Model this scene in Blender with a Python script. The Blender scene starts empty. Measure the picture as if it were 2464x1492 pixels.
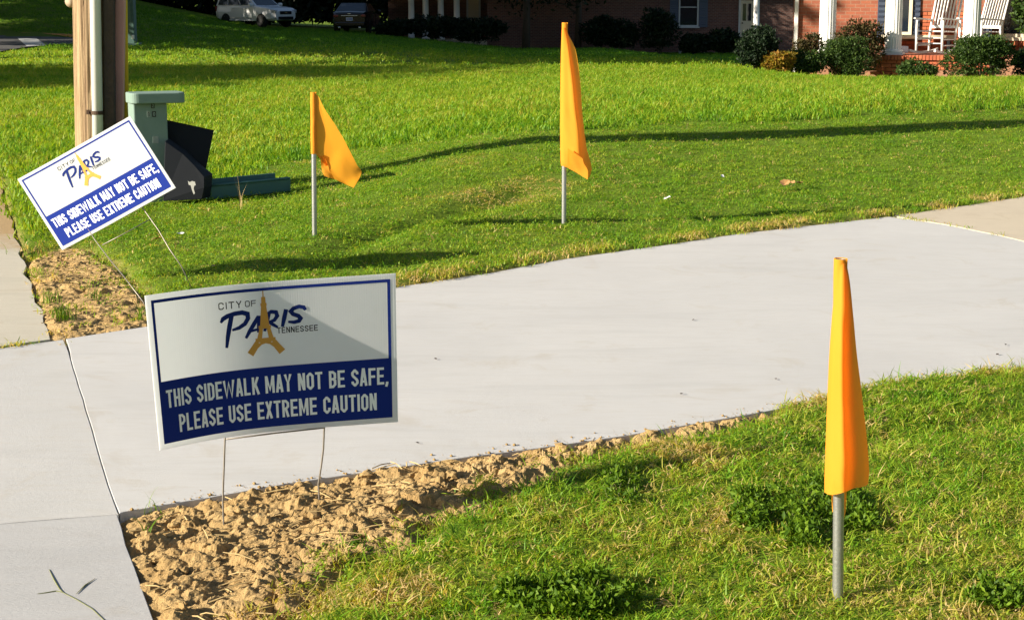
import bpy, bmesh, math, random
import numpy as np
from mathutils import Vector, Matrix, noise as mnoise

R = math.radians
random.seed(7)
rng = np.random.default_rng(11)
sc = bpy.context.scene

# ------------------------------------------------------------------ camera, sky, sun, exposure
F, CX, CY, H = 4000.0, 1232.0, 746.0, 1.3      # focal length and centre in photo pixels (2464 wide), eye height
TH = math.atan(746 / 4000)                     # pitch: the horizon is the top edge of the picture
cs, sn = math.cos(TH), math.sin(TH)
cam = bpy.data.objects.new('camera', bpy.data.cameras.new('camera'))
sc.collection.objects.link(cam)
cam.data.sensor_width = 36
cam.data.lens = F / 2464 * 36
cam.data.clip_end = 3000
cam.location = (0, 0, H)
cam.rotation_euler = (R(90) - TH, 0, 0)
sc.camera = cam

SUN_AZ, SUN_EL = R(24), R(22)                  # the way shadows run, from +x towards +y
world = bpy.data.worlds.new('World'); sc.world = world; world.use_nodes = True
wn = world.node_tree.nodes; wl = world.node_tree.links
sky = wn.new('ShaderNodeTexSky'); sky.sky_type = 'NISHITA'; sky.sun_disc = False
sky.sun_elevation = SUN_EL
sky.sun_rotation = math.atan2(-math.cos(SUN_AZ), -math.sin(SUN_AZ)) % (2 * math.pi)
wl.new(sky.outputs[0], wn['Background'].inputs[0])
wn['Background'].inputs[1].default_value = 0.05
sd = bpy.data.lights.new('sun', 'SUN'); sun = bpy.data.objects.new('sun', sd); sc.collection.objects.link(sun)
sd.energy = 5.0; sd.angle = R(0.5); sd.color = (1.0, 0.90, 0.74)
ldir = Vector((math.cos(SUN_AZ) * math.cos(SUN_EL), math.sin(SUN_AZ) * math.cos(SUN_EL), -math.sin(SUN_EL)))
sun.rotation_euler = ldir.to_track_quat('-Z', 'Y').to_euler()
sun.location = (-30, -20, 30)
sc.view_settings.view_transform = 'Standard'; sc.view_settings.look = 'None'
sc.view_settings.exposure = 1.25; sc.view_settings.gamma = 1
sc.view_settings.use_curve_mapping = False
sc.cycles.max_bounces = 6; sc.cycles.transparent_max_bounces = 6

# ------------------------------------------------------------------ helpers
C = sc.collection
def ray(x, y):
    b = (CY - y) / F
    return Vector(((x - CX) / F, cs + sn * b, -sn + cs * b))
def at(x, y, Y):                                # the point at photo pixel (x, y) and distance Y
    d = ray(x, y)
    return Vector((0, 0, H)) + d * (Y / d.y)
def flat(x, y, z=0.0):                          # where that pixel meets the level z
    d = ray(x, y)
    return Vector((0, 0, H)) + d * ((z - H) / d.z)

class MB:                                       # collects geometry for ONE mesh object
    def __init__(s): s.v = []; s.f = []
    def add(s, vs, fs):
        n = len(s.v); s.v += [tuple(p) for p in vs]; s.f += [tuple(i + n for i in f) for f in fs]; return s
    def box(s, c, d, rot=None):
        c = Vector(c); hx, hy, hz = d[0] / 2, d[1] / 2, d[2] / 2
        vs = [Vector((x, y, z)) for x in (-hx, hx) for y in (-hy, hy) for z in (-hz, hz)]
        if rot is not None: vs = [rot @ p for p in vs]
        return s.add([c + p for p in vs], [(0, 1, 3, 2), (4, 6, 7, 5), (0, 4, 5, 1), (2, 3, 7, 6), (0, 2, 6, 4), (1, 5, 7, 3)])
    def tube(s, pts, rad, n=8, cap=True):
        pts = [Vector(p) for p in pts]; m = len(pts)
        if not hasattr(rad, '__len__'): rad = [rad] * m
        vs = []; up0 = None
        for i, p in enumerate(pts):
            t = (pts[min(i + 1, m - 1)] - pts[max(i - 1, 0)]).normalized()
            if up0 is None: up0 = Vector((0, 0, 1)) if abs(t.z) < .9 else Vector((1, 0, 0))
            a = t.cross(up0).normalized(); b = a.cross(t).normalized(); up0 = b
            for k in range(n):
                w = 2 * math.pi * k / n
                vs.append(p + (a * math.cos(w) + b * math.sin(w)) * rad[i])
        fs = [(i * n + k, i * n + (k + 1) % n, (i + 1) * n + (k + 1) % n, (i + 1) * n + k) for i in range(m - 1) for k in range(n)]
        if cap: fs += [tuple(range(n - 1, -1, -1)), tuple((m - 1) * n + k for k in range(n))]
        return s.add(vs, fs)
    def beam(s, p, q, w, h=None):
        p, q = Vector(p), Vector(q); h = h or w
        t = (q - p).normalized(); up = Vector((0, 0, 1)) if abs(t.z) < .95 else Vector((0, 1, 0))
        a = t.cross(up).normalized() * w / 2; b = a.cross(t).normalized() * h / 2
        vs = [e + i * a + j * b for e in (p, q) for i, j in ((-1, -1), (1, -1), (1, 1), (-1, 1))]
        return s.add(vs, [(3, 2, 1, 0), (4, 5, 6, 7), (0, 1, 5, 4), (1, 2, 6, 5), (2, 3, 7, 6), (3, 0, 4, 7)])
    def lathe(s, prof, c=(0, 0, 0), n=16, axis='z'):
        c = Vector(c); vs = []
        for r, z in prof:
            for k in range(n):
                w = 2 * math.pi * k / n; x, y = r * math.cos(w), r * math.sin(w)
                vs.append(c + (Vector((x, y, z)) if axis == 'z' else Vector((x, z, y))))
        m = len(prof)
        fs = [(i * n + k, i * n + (k + 1) % n, (i + 1) * n + (k + 1) % n, (i + 1) * n + k) for i in range(m - 1) for k in range(n)]
        fs += [tuple(range(n - 1, -1, -1)), tuple((m - 1) * n + k for k in range(n))]
        return s.add(vs, fs)
    def prism(s, poly, z0, z1):
        n = len(poly)
        vs = [(p[0], p[1], z0) for p in poly] + [(p[0], p[1], z1) for p in poly]
        return s.add(vs, [tuple(range(n - 1, -1, -1)), tuple(range(n, 2 * n))] + [(i, (i + 1) % n, n + (i + 1) % n, n + i) for i in range(n)])
    def grid(s, pts):                           # pts[i][j]
        a, b = len(pts), len(pts[0])
        return s.add([p for r in pts for p in r], [(i * b + j, i * b + j + 1, (i + 1) * b + j + 1, (i + 1) * b + j) for i in range(a - 1) for j in range(b - 1)])
    def build(s, name, m, parent=None, smooth=False, off=(0, 0, 0), bevel=0):
        me = bpy.data.meshes.new(name)
        off = Vector(off)
        me.from_pydata([tuple(Vector(p) - off) for p in s.v] if off.length else s.v, [], s.f)
        bm = bmesh.new(); bm.from_mesh(me)
        bmesh.ops.recalc_face_normals(bm, faces=bm.faces)
        if bevel: bmesh.ops.bevel(bm, geom=[e for e in bm.edges if len(e.link_faces) == 2 and e.calc_face_angle(0) > .6], offset=bevel, segments=2, affect='EDGES', profile=.5)
        bm.to_mesh(me); bm.free()
        if smooth: me.polygons.foreach_set('use_smooth', [True] * len(me.polygons))
        me.materials.append(m)
        o = bpy.data.objects.new(name, me); C.objects.link(o)
        if parent is not None: o.parent = parent
        elif off.length: o.location = off
        return o
def tag(o, label=None, cat=None, group=None, kind=None):
    for k, v in (('label', label), ('category', cat), ('group', group), ('kind', kind)):
        if v: o[k] = v
    return o
def thing(name, label, cat, loc, rz=0, group=None):
    o = bpy.data.objects.new(name, None); C.objects.link(o); o.location = loc; o.rotation_euler = (0, 0, rz)
    o.empty_display_size = .1
    return tag(o, label, cat, group)

# numpy gradient noise
_perm = np.random.default_rng(5).permutation(256)
_perm = np.concatenate([_perm, _perm])
_ga = np.random.default_rng(6).random(256) * 2 * np.pi
_gx, _gy = np.cos(_ga), np.sin(_ga)
def pn(x, y, seed=0):
    x = np.asarray(x, float) + seed * 17.31; y = np.asarray(y, float) + seed * 9.77
    xi = np.floor(x).astype(int); yi = np.floor(y).astype(int); xf = x - xi; yf = y - yi
    u = xf * xf * xf * (xf * (xf * 6 - 15) + 10); v = yf * yf * yf * (yf * (yf * 6 - 15) + 10)
    def g(i, j, dx, dy):
        h = _perm[(_perm[i & 255] + j) & 255]
        return _gx[h] * dx + _gy[h] * dy
    a = g(xi, yi, xf, yf); b = g(xi + 1, yi, xf - 1, yf); c = g(xi, yi + 1, xf, yf - 1); d = g(xi + 1, yi + 1, xf - 1, yf - 1)
    return ((a + u * (b - a)) + v * ((c + u * (d - c)) - (a + u * (b - a)))) * 1.5
def fbm(x, y, o=4, seed=0):
    r = 0; a = .5
    for k in range(o): r = r + a * pn(x * 2 ** k, y * 2 ** k, seed + k); a *= .5
    return r
def sstep(a, b, x):
    t = np.clip((x - a) / (b - a), 0, 1); return t * t * (3 - 2 * t)
def sdf(poly, X, Y):                            # signed distance to a polygon, negative inside
    X = np.asarray(X, float); Y = np.asarray(Y, float)
    d = np.full(X.shape, 1e18); ins = np.zeros(X.shape, bool); n = len(poly)
    for i in range(n):
        ax, ay = poly[i]; bx, by = poly[(i + 1) % n]
        ex, ey = bx - ax, by - ay; L = ex * ex + ey * ey + 1e-12
        t = np.clip(((X - ax) * ex + (Y - ay) * ey) / L, 0, 1)
        d = np.minimum(d, (X - ax - t * ex) ** 2 + (Y - ay - t * ey) ** 2)
        c = (ay > Y) != (by > Y)
        with np.errstate(divide='ignore', invalid='ignore'):
            xi = ex * (Y - ay) / (ey if ey else 1e-12) + ax
        ins ^= c & (X < xi)
    return np.where(ins, -1, 1) * np.sqrt(d)
def seg_d(X, Y, pts):
    d = np.full(np.shape(X), 1e18)
    for (ax, ay), (bx, by) in zip(pts[:-1], pts[1:]):
        ex, ey = bx - ax, by - ay
        t = np.clip(((X - ax) * ex + (Y - ay) * ey) / (ex * ex + ey * ey), 0, 1)
        d = np.minimum(d, (X - ax - t * ex) ** 2 + (Y - ay - t * ey) ** 2)
    return np.sqrt(d)

# ------------------------------------------------------------------ materials
class NT:
    def __init__(s, name):
        s.m = bpy.data.materials.new(name); s.m.use_nodes = True
        s.n = s.m.node_tree.nodes; s.l = s.m.node_tree.links; s.b = s.n['Principled BSDF']
        s.out = s.n['Material Output']
    def node(s, t, **kw):
        n = s.n.new(t)
        for k, v in kw.items(): setattr(n, k, v)
        return n
    def coord(s, scale=(1, 1, 1), kind='Object'):
        c = s.node('ShaderNodeTexCoord'); mp = s.node('ShaderNodeMapping'); mp.inputs['Scale'].default_value = scale
        s.l.new(c.outputs[kind], mp.inputs[0]); return mp.outputs[0]
    def noise(s, scale, detail=4, rough=.6, vec=None, dist=0):
        n = s.node('ShaderNodeTexNoise'); n.inputs['Scale'].default_value = scale; n.inputs['Detail'].default_value = detail
        n.inputs['Roughness'].default_value = rough; n.inputs['Distortion'].default_value = dist
        if vec is not None: s.l.new(vec, n.inputs['Vector'])
        return n.outputs['Fac']
    def ramp(s, fac, stops):
        r = s.node('ShaderNodeValToRGB'); e = r.color_ramp.elements
        while len(e) < len(stops): e.new(.5)
        for q, (p, c) in zip(e, stops): q.position = p; q.color = (*c, 1) if len(c) == 3 else c
        s.l.new(fac, r.inputs[0]); return r.outputs[0]
    def mix(s, fac, a, b, mode='MIX'):
        m = s.node('ShaderNodeMix', data_type='RGBA', blend_type=mode)
        for sock, v in ((m.inputs[0], fac), (m.inputs[6], a), (m.inputs[7], b)):
            if isinstance(v, bpy.types.NodeSocket): s.l.new(v, sock)
            else: sock.default_value = v if not isinstance(v, tuple) else (*v, 1)
        return m.outputs[2]
    def math(s, op, a, b=0.0):
        m = s.node('ShaderNodeMath', operation=op)
        for sock, v in ((m.inputs[0], a), (m.inputs[1], b)):
            if isinstance(v, bpy.types.NodeSocket): s.l.new(v, sock)
            else: sock.default_value = v
        return m.outputs[0]
    def base(s, c): 
        if isinstance(c, bpy.types.NodeSocket): s.l.new(c, s.b.inputs['Base Color'])
        else: s.b.inputs['Base Color'].default_value = (*c, 1)
    def bump(s, h, strength, dist=.01):
        b = s.node('ShaderNodeBump'); b.inputs['Strength'].default_value = strength; b.inputs['Distance'].default_value = dist
        s.l.new(h, b.inputs['Height']); s.l.new(b.outputs[0], s.b.inputs['Normal'])
    def translucent(s, col, fac):
        t = s.node('ShaderNodeBsdfTranslucent'); mx = s.node('ShaderNodeMixShader'); mx.inputs[0].default_value = fac
        if isinstance(col, bpy.types.NodeSocket): s.l.new(col, t.inputs[0])
        else: t.inputs[0].default_value = (*col, 1)
        s.l.new(s.b.outputs[0], mx.inputs[1]); s.l.new(t.outputs[0], mx.inputs[2]); s.l.new(mx.outputs[0], s.out.inputs[0])
def simple(name, col, rough=.6, metal=0, col2=None, nscale=20, bump=0, bscale=80, spec=.5, stretch=(1, 1, 1), bdist=.005):
    t = NT(name); v = t.coord(stretch)
    if col2: t.base(t.mix(t.noise(nscale, 5, .65, v), col, col2))
    else: t.base(col)
    t.b.inputs['Roughness'].default_value = rough; t.b.inputs['Metallic'].default_value = metal
    t.b.inputs['Specular IOR Level'].default_value = spec
    if bump: t.bump(t.noise(bscale, 4, .6, v), bump, bdist)
    return t.m
M = {}
M['pvc'] = simple('white_pvc', (.74, .75, .75), .4, col2=(.66, .67, .66), nscale=9)
M['pink'] = simple('faded_pink_guard', (.55, .27, .24), .6, col2=(.42, .21, .19), nscale=8)
M['yellow'] = simple('yellow_guard', (.8, .55, .04), .55, col2=(.5, .32, .03))
M['rust'] = simple('rusty_steel', (.09, .045, .02), .7, .3, col2=(.03, .02, .015), nscale=60)
M['galv'] = simple('galvanised_steel', (.45, .46, .46), .38, .75, col2=(.28, .29, .29), nscale=70, bump=.15, bscale=160)
M['wire'] = simple('steel_wire', (.3, .28, .25), .45, .6, col2=(.15, .12, .09), nscale=90)
M['ped'] = simple('grey_green_plastic', (.20, .275, .24), .65, spec=.2, col2=(.155, .225, .195), nscale=14, bump=.15, bscale=120)
M['ped_dark'] = simple('dark_green_paint', (.045, .1, .09), .55, col2=(.06, .12, .1))
M['chan'] = simple('blue_green_plastic', (.06, .16, .14), .5, col2=(.045, .12, .105), nscale=12)
M['black'] = simple('black_plastic', (.004, .005, .006), .6, spec=.25, col2=(.007, .008, .009), nscale=10)
M['dark_plastic'] = simple('dark_grey_plastic', (.006, .008, .011), .65, spec=.15, col2=(.010, .012, .016), nscale=7)
M['scuff'] = simple('pale_scuff', (.4, .4, .38), .8)
M['sticker'] = simple('faded_label', (.2, .25, .22), .5, col2=(.3, .32, .3), nscale=30)
M['decal'] = simple('black_decal', (.02, .022, .02), .5)
M['digit'] = simple('worn_digit', (.2, .27, .24), .6)
M['paint_white'] = simple('white_house_paint', (.78, .77, .74), .45, col2=(.7, .69, .66), nscale=6)
M['cream'] = simple('cream_paint', (.62, .55, .4), .5, col2=(.55, .48, .35), nscale=5)
M['shutter'] = simple('slate_blue_paint', (.08, .1, .15), .55)
M['shutter_dark'] = simple('dark_blue_paint', (.03, .045, .08), .5)
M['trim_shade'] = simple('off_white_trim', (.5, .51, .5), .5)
M['roof'] = simple('roof_shingle', (.09, .085, .08), .9, col2=(.05, .05, .05), nscale=15)
M['carwhite'] = simple('white_car_paint', (.7, .71, .72), .25, spec=.6)
M['carblack'] = simple('black_car_paint', (.008, .008, .01), .15, spec=.6)
M['tyre'] = simple('tyre_rubber', (.015, .015, .015), .85)
M['rim'] = simple('alloy', (.5, .51, .52), .3, .8)
M['chrome'] = simple('chrome', (.7, .7, .72), .15, 1)
M['lamp'] = simple('headlight_lens', (.5, .52, .55), .1, .3)
M['tail'] = simple('tail_lamp_lens', (.16, .02, .02), .2)
M['plate'] = simple('licence_plate', (.6, .62, .72), .4)
M['plateink'] = simple('plate_ink', (.05, .06, .25), .5)
M['asphalt'] = simple('asphalt', (.05, .05, .052), .9, col2=(.075, .073, .07), nscale=40, bump=.3, bscale=200)
M['roadpaint'] = simple('road_paint', (.62, .62, .6), .7, col2=(.5, .5, .48), nscale=25)
M['stone'] = simple('tan_stone', (.4, .29, .17), .85, col2=(.28, .19, .1), nscale=9, bump=.5, bscale=30, bdist=.01)
M['edging'] = simple('sandy_concrete', (.42, .33, .22), .85, col2=(.33, .26, .17), nscale=12)
M['straw'] = simple('dry_straw', (.5, .37, .17), .8, col2=(.36, .25, .1))
M['dryleaf'] = simple('dry_leaf', (.42, .24, .09), .7, col2=(.3, .15, .05), nscale=40)
M['litter'] = simple('white_litter', (.6, .6, .6), .6)
M['stem'] = simple('grass_stem', (.16, .15, .05), .7, col2=(.1, .13, .03), nscale=30)
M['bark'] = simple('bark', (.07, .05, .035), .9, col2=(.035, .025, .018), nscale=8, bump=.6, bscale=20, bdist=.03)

def glass(name, col=(.01, .015, .025), rough=.06):
    t = NT(name); t.base(col); t.b.inputs['Roughness'].default_value = rough; t.b.inputs['Specular IOR Level'].default_value = .8
    return t.m
M['glass'] = glass('dark_glass'); M['carglass'] = glass('car_glass', (.02, .028, .04), .05)

def leafmat(name, stops, trans=.3, rough=.55, spec=.18):
    t = NT(name); g = t.node('ShaderNodeNewGeometry')
    c = t.ramp(g.outputs['Random Per Island'], stops)
    t.base(c); t.b.inputs['Roughness'].default_value = rough; t.b.inputs['Specular IOR Level'].default_value = spec
    t.translucent(t.mix(1.0, c, (1.0, 1.0, .35), 'MULTIPLY'), trans)
    return t.m
M['leaf_box'] = leafmat('boxwood_leaves', [(0, (.012, .030, .006)), (.6, (.030, .062, .010)), (1, (.075, .12, .022))], .2)
M['leaf_dark'] = leafmat('dark_holly_leaves', [(0, (.005, .013, .005)), (.7, (.010, .024, .008)), (1, (.028, .045, .02))], .12)  # darkened leaf colour stands in for tree shade on the holly
M['leaf_yellow'] = leafmat('golden_leaves', [(0, (.2, .14, .015)), (.5, (.3, .21, .02)), (.8, (.3, .12, .03)), (1, (.12, .16, .02))], .35)
M['leaf_olive'] = leafmat('olive_leaves', [(0, (.035, .03, .012)), (.6, (.06, .055, .016)), (1, (.09, .06, .03))], .25)
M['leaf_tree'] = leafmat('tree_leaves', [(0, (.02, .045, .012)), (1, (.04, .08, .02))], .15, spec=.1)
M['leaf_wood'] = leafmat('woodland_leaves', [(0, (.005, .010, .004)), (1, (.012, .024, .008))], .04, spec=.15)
M['leaf_weed'] = leafmat('weed_leaves', [(0, (.05, .11, .008)), (.6, (.10, .19, .010)), (1, (.18, .28, .02))], .4)

# grass: tone 0..1 comes with every instance, bl varies inside a clump
def grassmat():
    t = NT('grass_blades')
    a = t.node('ShaderNodeAttribute', attribute_type='INSTANCER', attribute_name='tone')
    b = t.node('ShaderNodeAttribute', attribute_name='bl')
    f = t.math('ADD', a.outputs['Fac'], t.math('MULTIPLY', t.math('SUBTRACT', b.outputs['Fac'], .5), .5))
    c = t.ramp(f, [(0, (.045, .16, .008)), (.3, (.145, .315, .012)), (.58, (.285, .40, .028)), (.78, (.41, .40, .055)), (.92, (.52, .40, .13)), (1, (.58, .44, .2))])
    t.base(c); t.b.inputs['Roughness'].default_value = .5; t.b.inputs['Specular IOR Level'].default_value = .3
    t.translucent(t.mix(1.0, c, (1.3, 1.15, .45), 'MULTIPLY'), .5)
    return t.m
M['grass'] = grassmat()
def groundmat():
    t = NT('lawn_ground'); v = t.coord()
    n = t.noise(1.1, 6, .7, v); n2 = t.noise(26, 5, .7, v)
    c = t.mix(n, (.13, .25, .012), (.20, .27, .025)); c = t.mix(t.math('MULTIPLY', n2, .6), c, (.03, .03, .012))
    a = t.node('ShaderNodeAttribute', attribute_name='soil')
    s = t.ramp(t.noise(9, 6, .75, v), [(.25, (.2, .12, .05)), (.6, (.4, .27, .13)), (.8, (.48, .34, .18))])
    t.base(t.mix(a.outputs['Fac'], c, s)); t.b.inputs['Roughness'].default_value = .95; t.b.inputs['Specular IOR Level'].default_value = .1
    t.bump(t.noise(45, 5, .7, v), .8, .03)
    return t.m
M['ground'] = groundmat()
def soilmat():
    t = NT('clay_soil'); v = t.coord()
    c = t.ramp(t.noise(7, 7, .72, v), [(.22, (.27, .17, .07)), (.42, (.43, .285, .12)), (.6, (.53, .37, .17)), (.8, (.60, .45, .235))])
    c = t.mix(t.math('MULTIPLY', t.noise(70, 4, .7, v), .35), c, (.33, .22, .105))
    t.base(c); t.b.inputs['Roughness'].default_value = .95; t.b.inputs['Specular IOR Level'].default_value = .1
    t.bump(t.noise(130, 6, .75, v), .9, .012)
    return t.m
M['soil'] = soilmat()
def concrete(name, a, b, stain, grain=.45, dirt=None):
    t = NT(name); v = t.coord(); vs = t.coord((1, 5, 1))
    n = t.noise(1.3, 6, .65, v, .6); n2 = t.noise(9, 5, .6, vs)
    c = t.mix(n, a, b); c = t.mix(t.math('MULTIPLY', t.ramp(n2, [(.45, (0, 0, 0)), (.75, (1, 1, 1))]), .22), c, stain)
    sp = t.ramp(t.noise(140, 3, .6, v), [(.66, (0, 0, 0)), (.74, (1, 1, 1))]); c = t.mix(t.math('MULTIPLY', sp, .16), c, tuple(x * .5 for x in stain))
    bl = t.ramp(t.noise(2.6, 5, .7, v, 1.0), [(.56, (0, 0, 0)), (.72, (1, 1, 1))]); c = t.mix(t.math('MULTIPLY', bl, .55), c, stain)
    tr = t.ramp(t.noise(2.2, 4, .6, t.coord((.5, 3.2, 1)), .8), [(.52, (0, 0, 0)), (.7, (1, 1, 1))]); c = t.mix(t.math('MULTIPLY', tr, .36), c, tuple(x * .72 for x in b))
    if dirt: 
        sp_ = t.node('ShaderNodeSeparateXYZ'); t.l.new(v, sp_.inputs[0]); g = t.math('MULTIPLY', t.math('SUBTRACT', sp_.outputs[1], 8.6), .35)
        d = t.ramp(t.math('ADD', t.noise(2.2, 6, .75, v), g), [(.50, (0, 0, 0)), (.80, (1, 1, 1))]); c = t.mix(d, c, dirt)
    t.base(c); t.b.inputs['Roughness'].default_value = .85; t.b.inputs['Specular IOR Level'].default_value = .25
    t.bump(t.math('ADD', t.noise(60, 5, .7, vs), t.math('MULTIPLY', t.noise(3, 4, .5, v), .6)), grain, .004)
    return t.m
M['conc'] = concrete('new_concrete', (.42, .418, .415), (.55, .545, .535), (.40, .36, .30))
M['conc_walk'] = concrete('sidewalk_concrete', (.40, .40, .395), (.53, .525, .515), (.40, .35, .27))
M['conc_low'] = concrete('lower_sidewalk_concrete', (.36, .36, .36), (.47, .468, .465), (.34, .31, .27))
M['conc_old'] = concrete('old_tan_concrete', (.47, .41, .31), (.53, .46, .36), (.36, .29, .2), .45)
M['conc_dirty'] = concrete('old_dirty_concrete', (.43, .40, .33), (.50, .47, .40), (.34, .27, .18), .45, (.36, .25, .13))

def cloth(name):
    t = NT(name); v = t.coord()
    t.base(t.mix(t.noise(6, 3, .5, v), (.96, .39, .034), (.97, .43, .048))); t.b.inputs['Roughness'].default_value = .75
    t.b.inputs['Specular IOR Level'].default_value = .15
    w = t.node('ShaderNodeTexWave'); w.inputs['Scale'].default_value = 260; w.inputs['Distortion'].default_value = .4
    t.l.new(v, w.inputs[0]); t.bump(w.outputs['Fac'], .12, .001)
    t.translucent((.97, .41, .035), .5)
    return t.m
M['flag'] = cloth('orange_cloth')
def panelmat(name, col, flutes):
    t = NT(name); a = t.node('ShaderNodeAttribute', attribute_name='uvx')
    w = t.math('SINE', t.math('MULTIPLY', a.outputs['Fac'], 2 * math.pi * 110))
    t.base(t.mix(t.noise(30, 4, .6, t.coord()), col, tuple(x * .88 for x in col)))
    t.b.inputs['Roughness'].default_value = .5; t.b.inputs['Specular IOR Level'].default_value = .3
    if flutes: t.bump(w, .10, .0015)
    t.translucent(col, .6 if flutes else .1)
    return t.m
M['sign'] = panelmat('corrugated_white_plastic', (.82, .835, .845), True)
M['ink'] = simple('blue_ink', (.012, .028, .20), .85, col2=(.010, .025, .18), spec=.08)
M['inkfar'] = M['ink']
M['navy'] = simple('navy_ink', (.01, .022, .13), .85, spec=.08)
_t = NT('white_print'); _t.base((.86, .87, .88)); _t.b.inputs['Roughness'].default_value = .85; _t.b.inputs['Specular IOR Level'].default_value = .08; M['white_ink'] = _t.m
M['gold'] = simple('gold_ink', (.55, .28, .06), .85, spec=.08)
M['black_ink'] = simple('black_ink', (.015, .015, .018), .85, spec=.08)

def woodmat():
    t = NT('weathered_pole_wood'); v = t.coord((1, 1, .035)); v2 = t.coord((1, 1, .12))
    c = t.ramp(t.noise(26, 6, .7, v), [(.32, (.07, .045, .028)), (.43, (.25, .175, .105)), (.6, (.44, .33, .195)), (.85, (.50, .40, .26))])
    c = t.mix(t.math('MULTIPLY', t.noise(70, 4, .7, v2), .35), c, (.2, .12, .06))
    t.base(c); t.b.inputs['Roughness'].default_value = .9; t.b.inputs['Specular IOR Level'].default_value = .15
    t.bump(t.noise(55, 6, .75, v), .9, .012)
    return t.m
M['wood'] = woodmat()
def brickmat(name, a, b, mortar, sc_=1.0):
    t = NT(name); v = t.coord()
    mp = t.node('ShaderNodeSeparateXYZ'); t.l.new(v, mp.inputs[0]); cb = t.node('ShaderNodeCombineXYZ')
    t.l.new(t.math('ADD', mp.outputs[0], mp.outputs[1]), cb.inputs[0]); t.l.new(mp.outputs[2], cb.inputs[1])
    br = t.node('ShaderNodeTexBrick'); t.l.new(cb.outputs[0], br.inputs[0])
    br.inputs['Color1'].default_value = (*a, 1); br.inputs['Color2'].default_value = (*b, 1); br.inputs['Mortar'].default_value = (*mortar, 1)
    br.inputs['Scale'].default_value = 1; br.inputs['Brick Width'].default_value = .21; br.inputs['Row Height'].default_value = .075; br.inputs['Mortar Size'].default_value = .008
    t.base(t.mix(t.math('MULTIPLY', t.noise(5, 5, .7, v), .5), br.outputs[0], tuple(x * .5 for x in b)))
    t.b.inputs['Roughness'].default_value = .9; t.bump(t.math('SUBTRACT', 1.0, br.outputs['Fac']), .8, .008)
    return t.m
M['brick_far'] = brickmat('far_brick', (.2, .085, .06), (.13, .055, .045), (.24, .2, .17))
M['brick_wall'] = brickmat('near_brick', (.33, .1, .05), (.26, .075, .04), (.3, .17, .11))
M['mortar'] = simple('mortar', (.33, .17, .1), .95, col2=(.26, .12, .07), nscale=25)
def brickpiece():
    t = NT('red_orange_brick'); o = t.node('ShaderNodeObjectInfo')
    c = t.ramp(o.outputs['Random'], [(0, (.34, .085, .035)), (.5, (.42, .115, .045)), (1, (.48, .15, .06))])
    t.base(t.mix(t.math('MULTIPLY', t.noise(40, 4, .7, t.coord()), .5), c, (.25, .06, .03))); t.b.inputs['Roughness'].default_value = .9
    return t.m
M['brick'] = brickpiece()

# ------------------------------------------------------------------ the lie of the land
def gxy(pts): return [tuple(flat(x, y))[:2] for x, y in pts]
JOINT = [(160, 815), (172, 862), (183, 905), (201, 960), (214, 1012), (230, 1062), (243, 1110), (262, 1165), (274, 1203), (285, 1235)]
P_DRIVE = gxy(JOINT[::-1] + [(350, 786), (700, 733), (955, 691), (1180, 657), (1350, 625), (1600, 590), (1800, 560), (2000, 538), (2140, 522),
    (2230, 534), (2310, 548), (2400, 567), (2464, 582), (2640, 625), (2900, 700), (2900, 815), (2464, 884), (2250, 908), (2080, 932), (1990, 955), (1870, 985),
    (1700, 1014), (1520, 1045), (1300, 1077), (1140, 1097), (900, 1132), (700, 1162), (500, 1196), (296, 1231)])
P_OLD = gxy([(2150, 519.5), (2300, 499), (2464, 474), (2700, 440), (3000, 400), (3000, 722), (2900, 698), (2640, 623.5), (2464, 580.5), (2400, 565.5), (2310, 546.5), (2230, 532.5)])
P_MID = gxy([(-500, 905), (0, 838), (153, 817)] + [(x - 2, y) for x, y in JOINT[1:-1]] + [(282, 1236), (150, 1246), (0, 1258.5), (-500, 1301)])
P_LOW = gxy([(-500, 1303), (0, 1260.5), (150, 1248.5), (279, 1238), (290, 1270), (302, 1310), (322, 1365), (345, 1430), (372, 1492), (400, 1570), (470, 1760), (560, 2000), (-900, 2000)])
P_LEFT = gxy([(-14, 395), (8, 470), (30, 545), (52, 610), (72, 670), (92, 740), (112, 790), (122, 816), (0, 833), (-500, 899), (-500, 395)])
SLABS = [P_DRIVE, P_OLD, P_MID, P_LOW, P_LEFT]
P_DIRT = gxy([(292, 1241), (500, 1200), (700, 1165), (900, 1136), (1140, 1100), (1300, 1080), (1520, 1048), (1700, 1017), (1830, 996), (1700, 1030), (1440, 1073), (1390, 1098), (1310, 1128), (1210, 1178), (1150, 1212),
    (1020, 1240), (985, 1275), (930, 1322), (800, 1362), (725, 1412), (690, 1450), (655, 1492), (610, 1600), (560, 1800), (505, 1800), (400, 1545), (374, 1489), (349, 1430), (327, 1365), (306, 1308)])
P_DIRT2 = gxy([(84, 706), (70, 640), (120, 600), (190, 595), (262, 640), (300, 668), (318, 700), (348, 735), (352, 783), (160, 812), (124, 814), (112, 782)])
P_ROAD = gxy([(-700, 84), (0, 86), (90, 89), (180, 94), (322, 103), (322, 107), (180, 109), (120, 111), (60, 117), (0, 127), (-300, 165), (-700, 230)])
RUT1 = gxy([(790, 622), (927, 573), (1030, 552), (1132, 533), (1262, 503)])
RUT2 = gxy([(1480, 1215), (1600, 1184), (1720, 1158), (1850, 1122), (1985, 1085)])
RUT3 = gxy([(2050, 1075), (2200, 1050), (2464, 1008), (2700, 975)])
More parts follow.
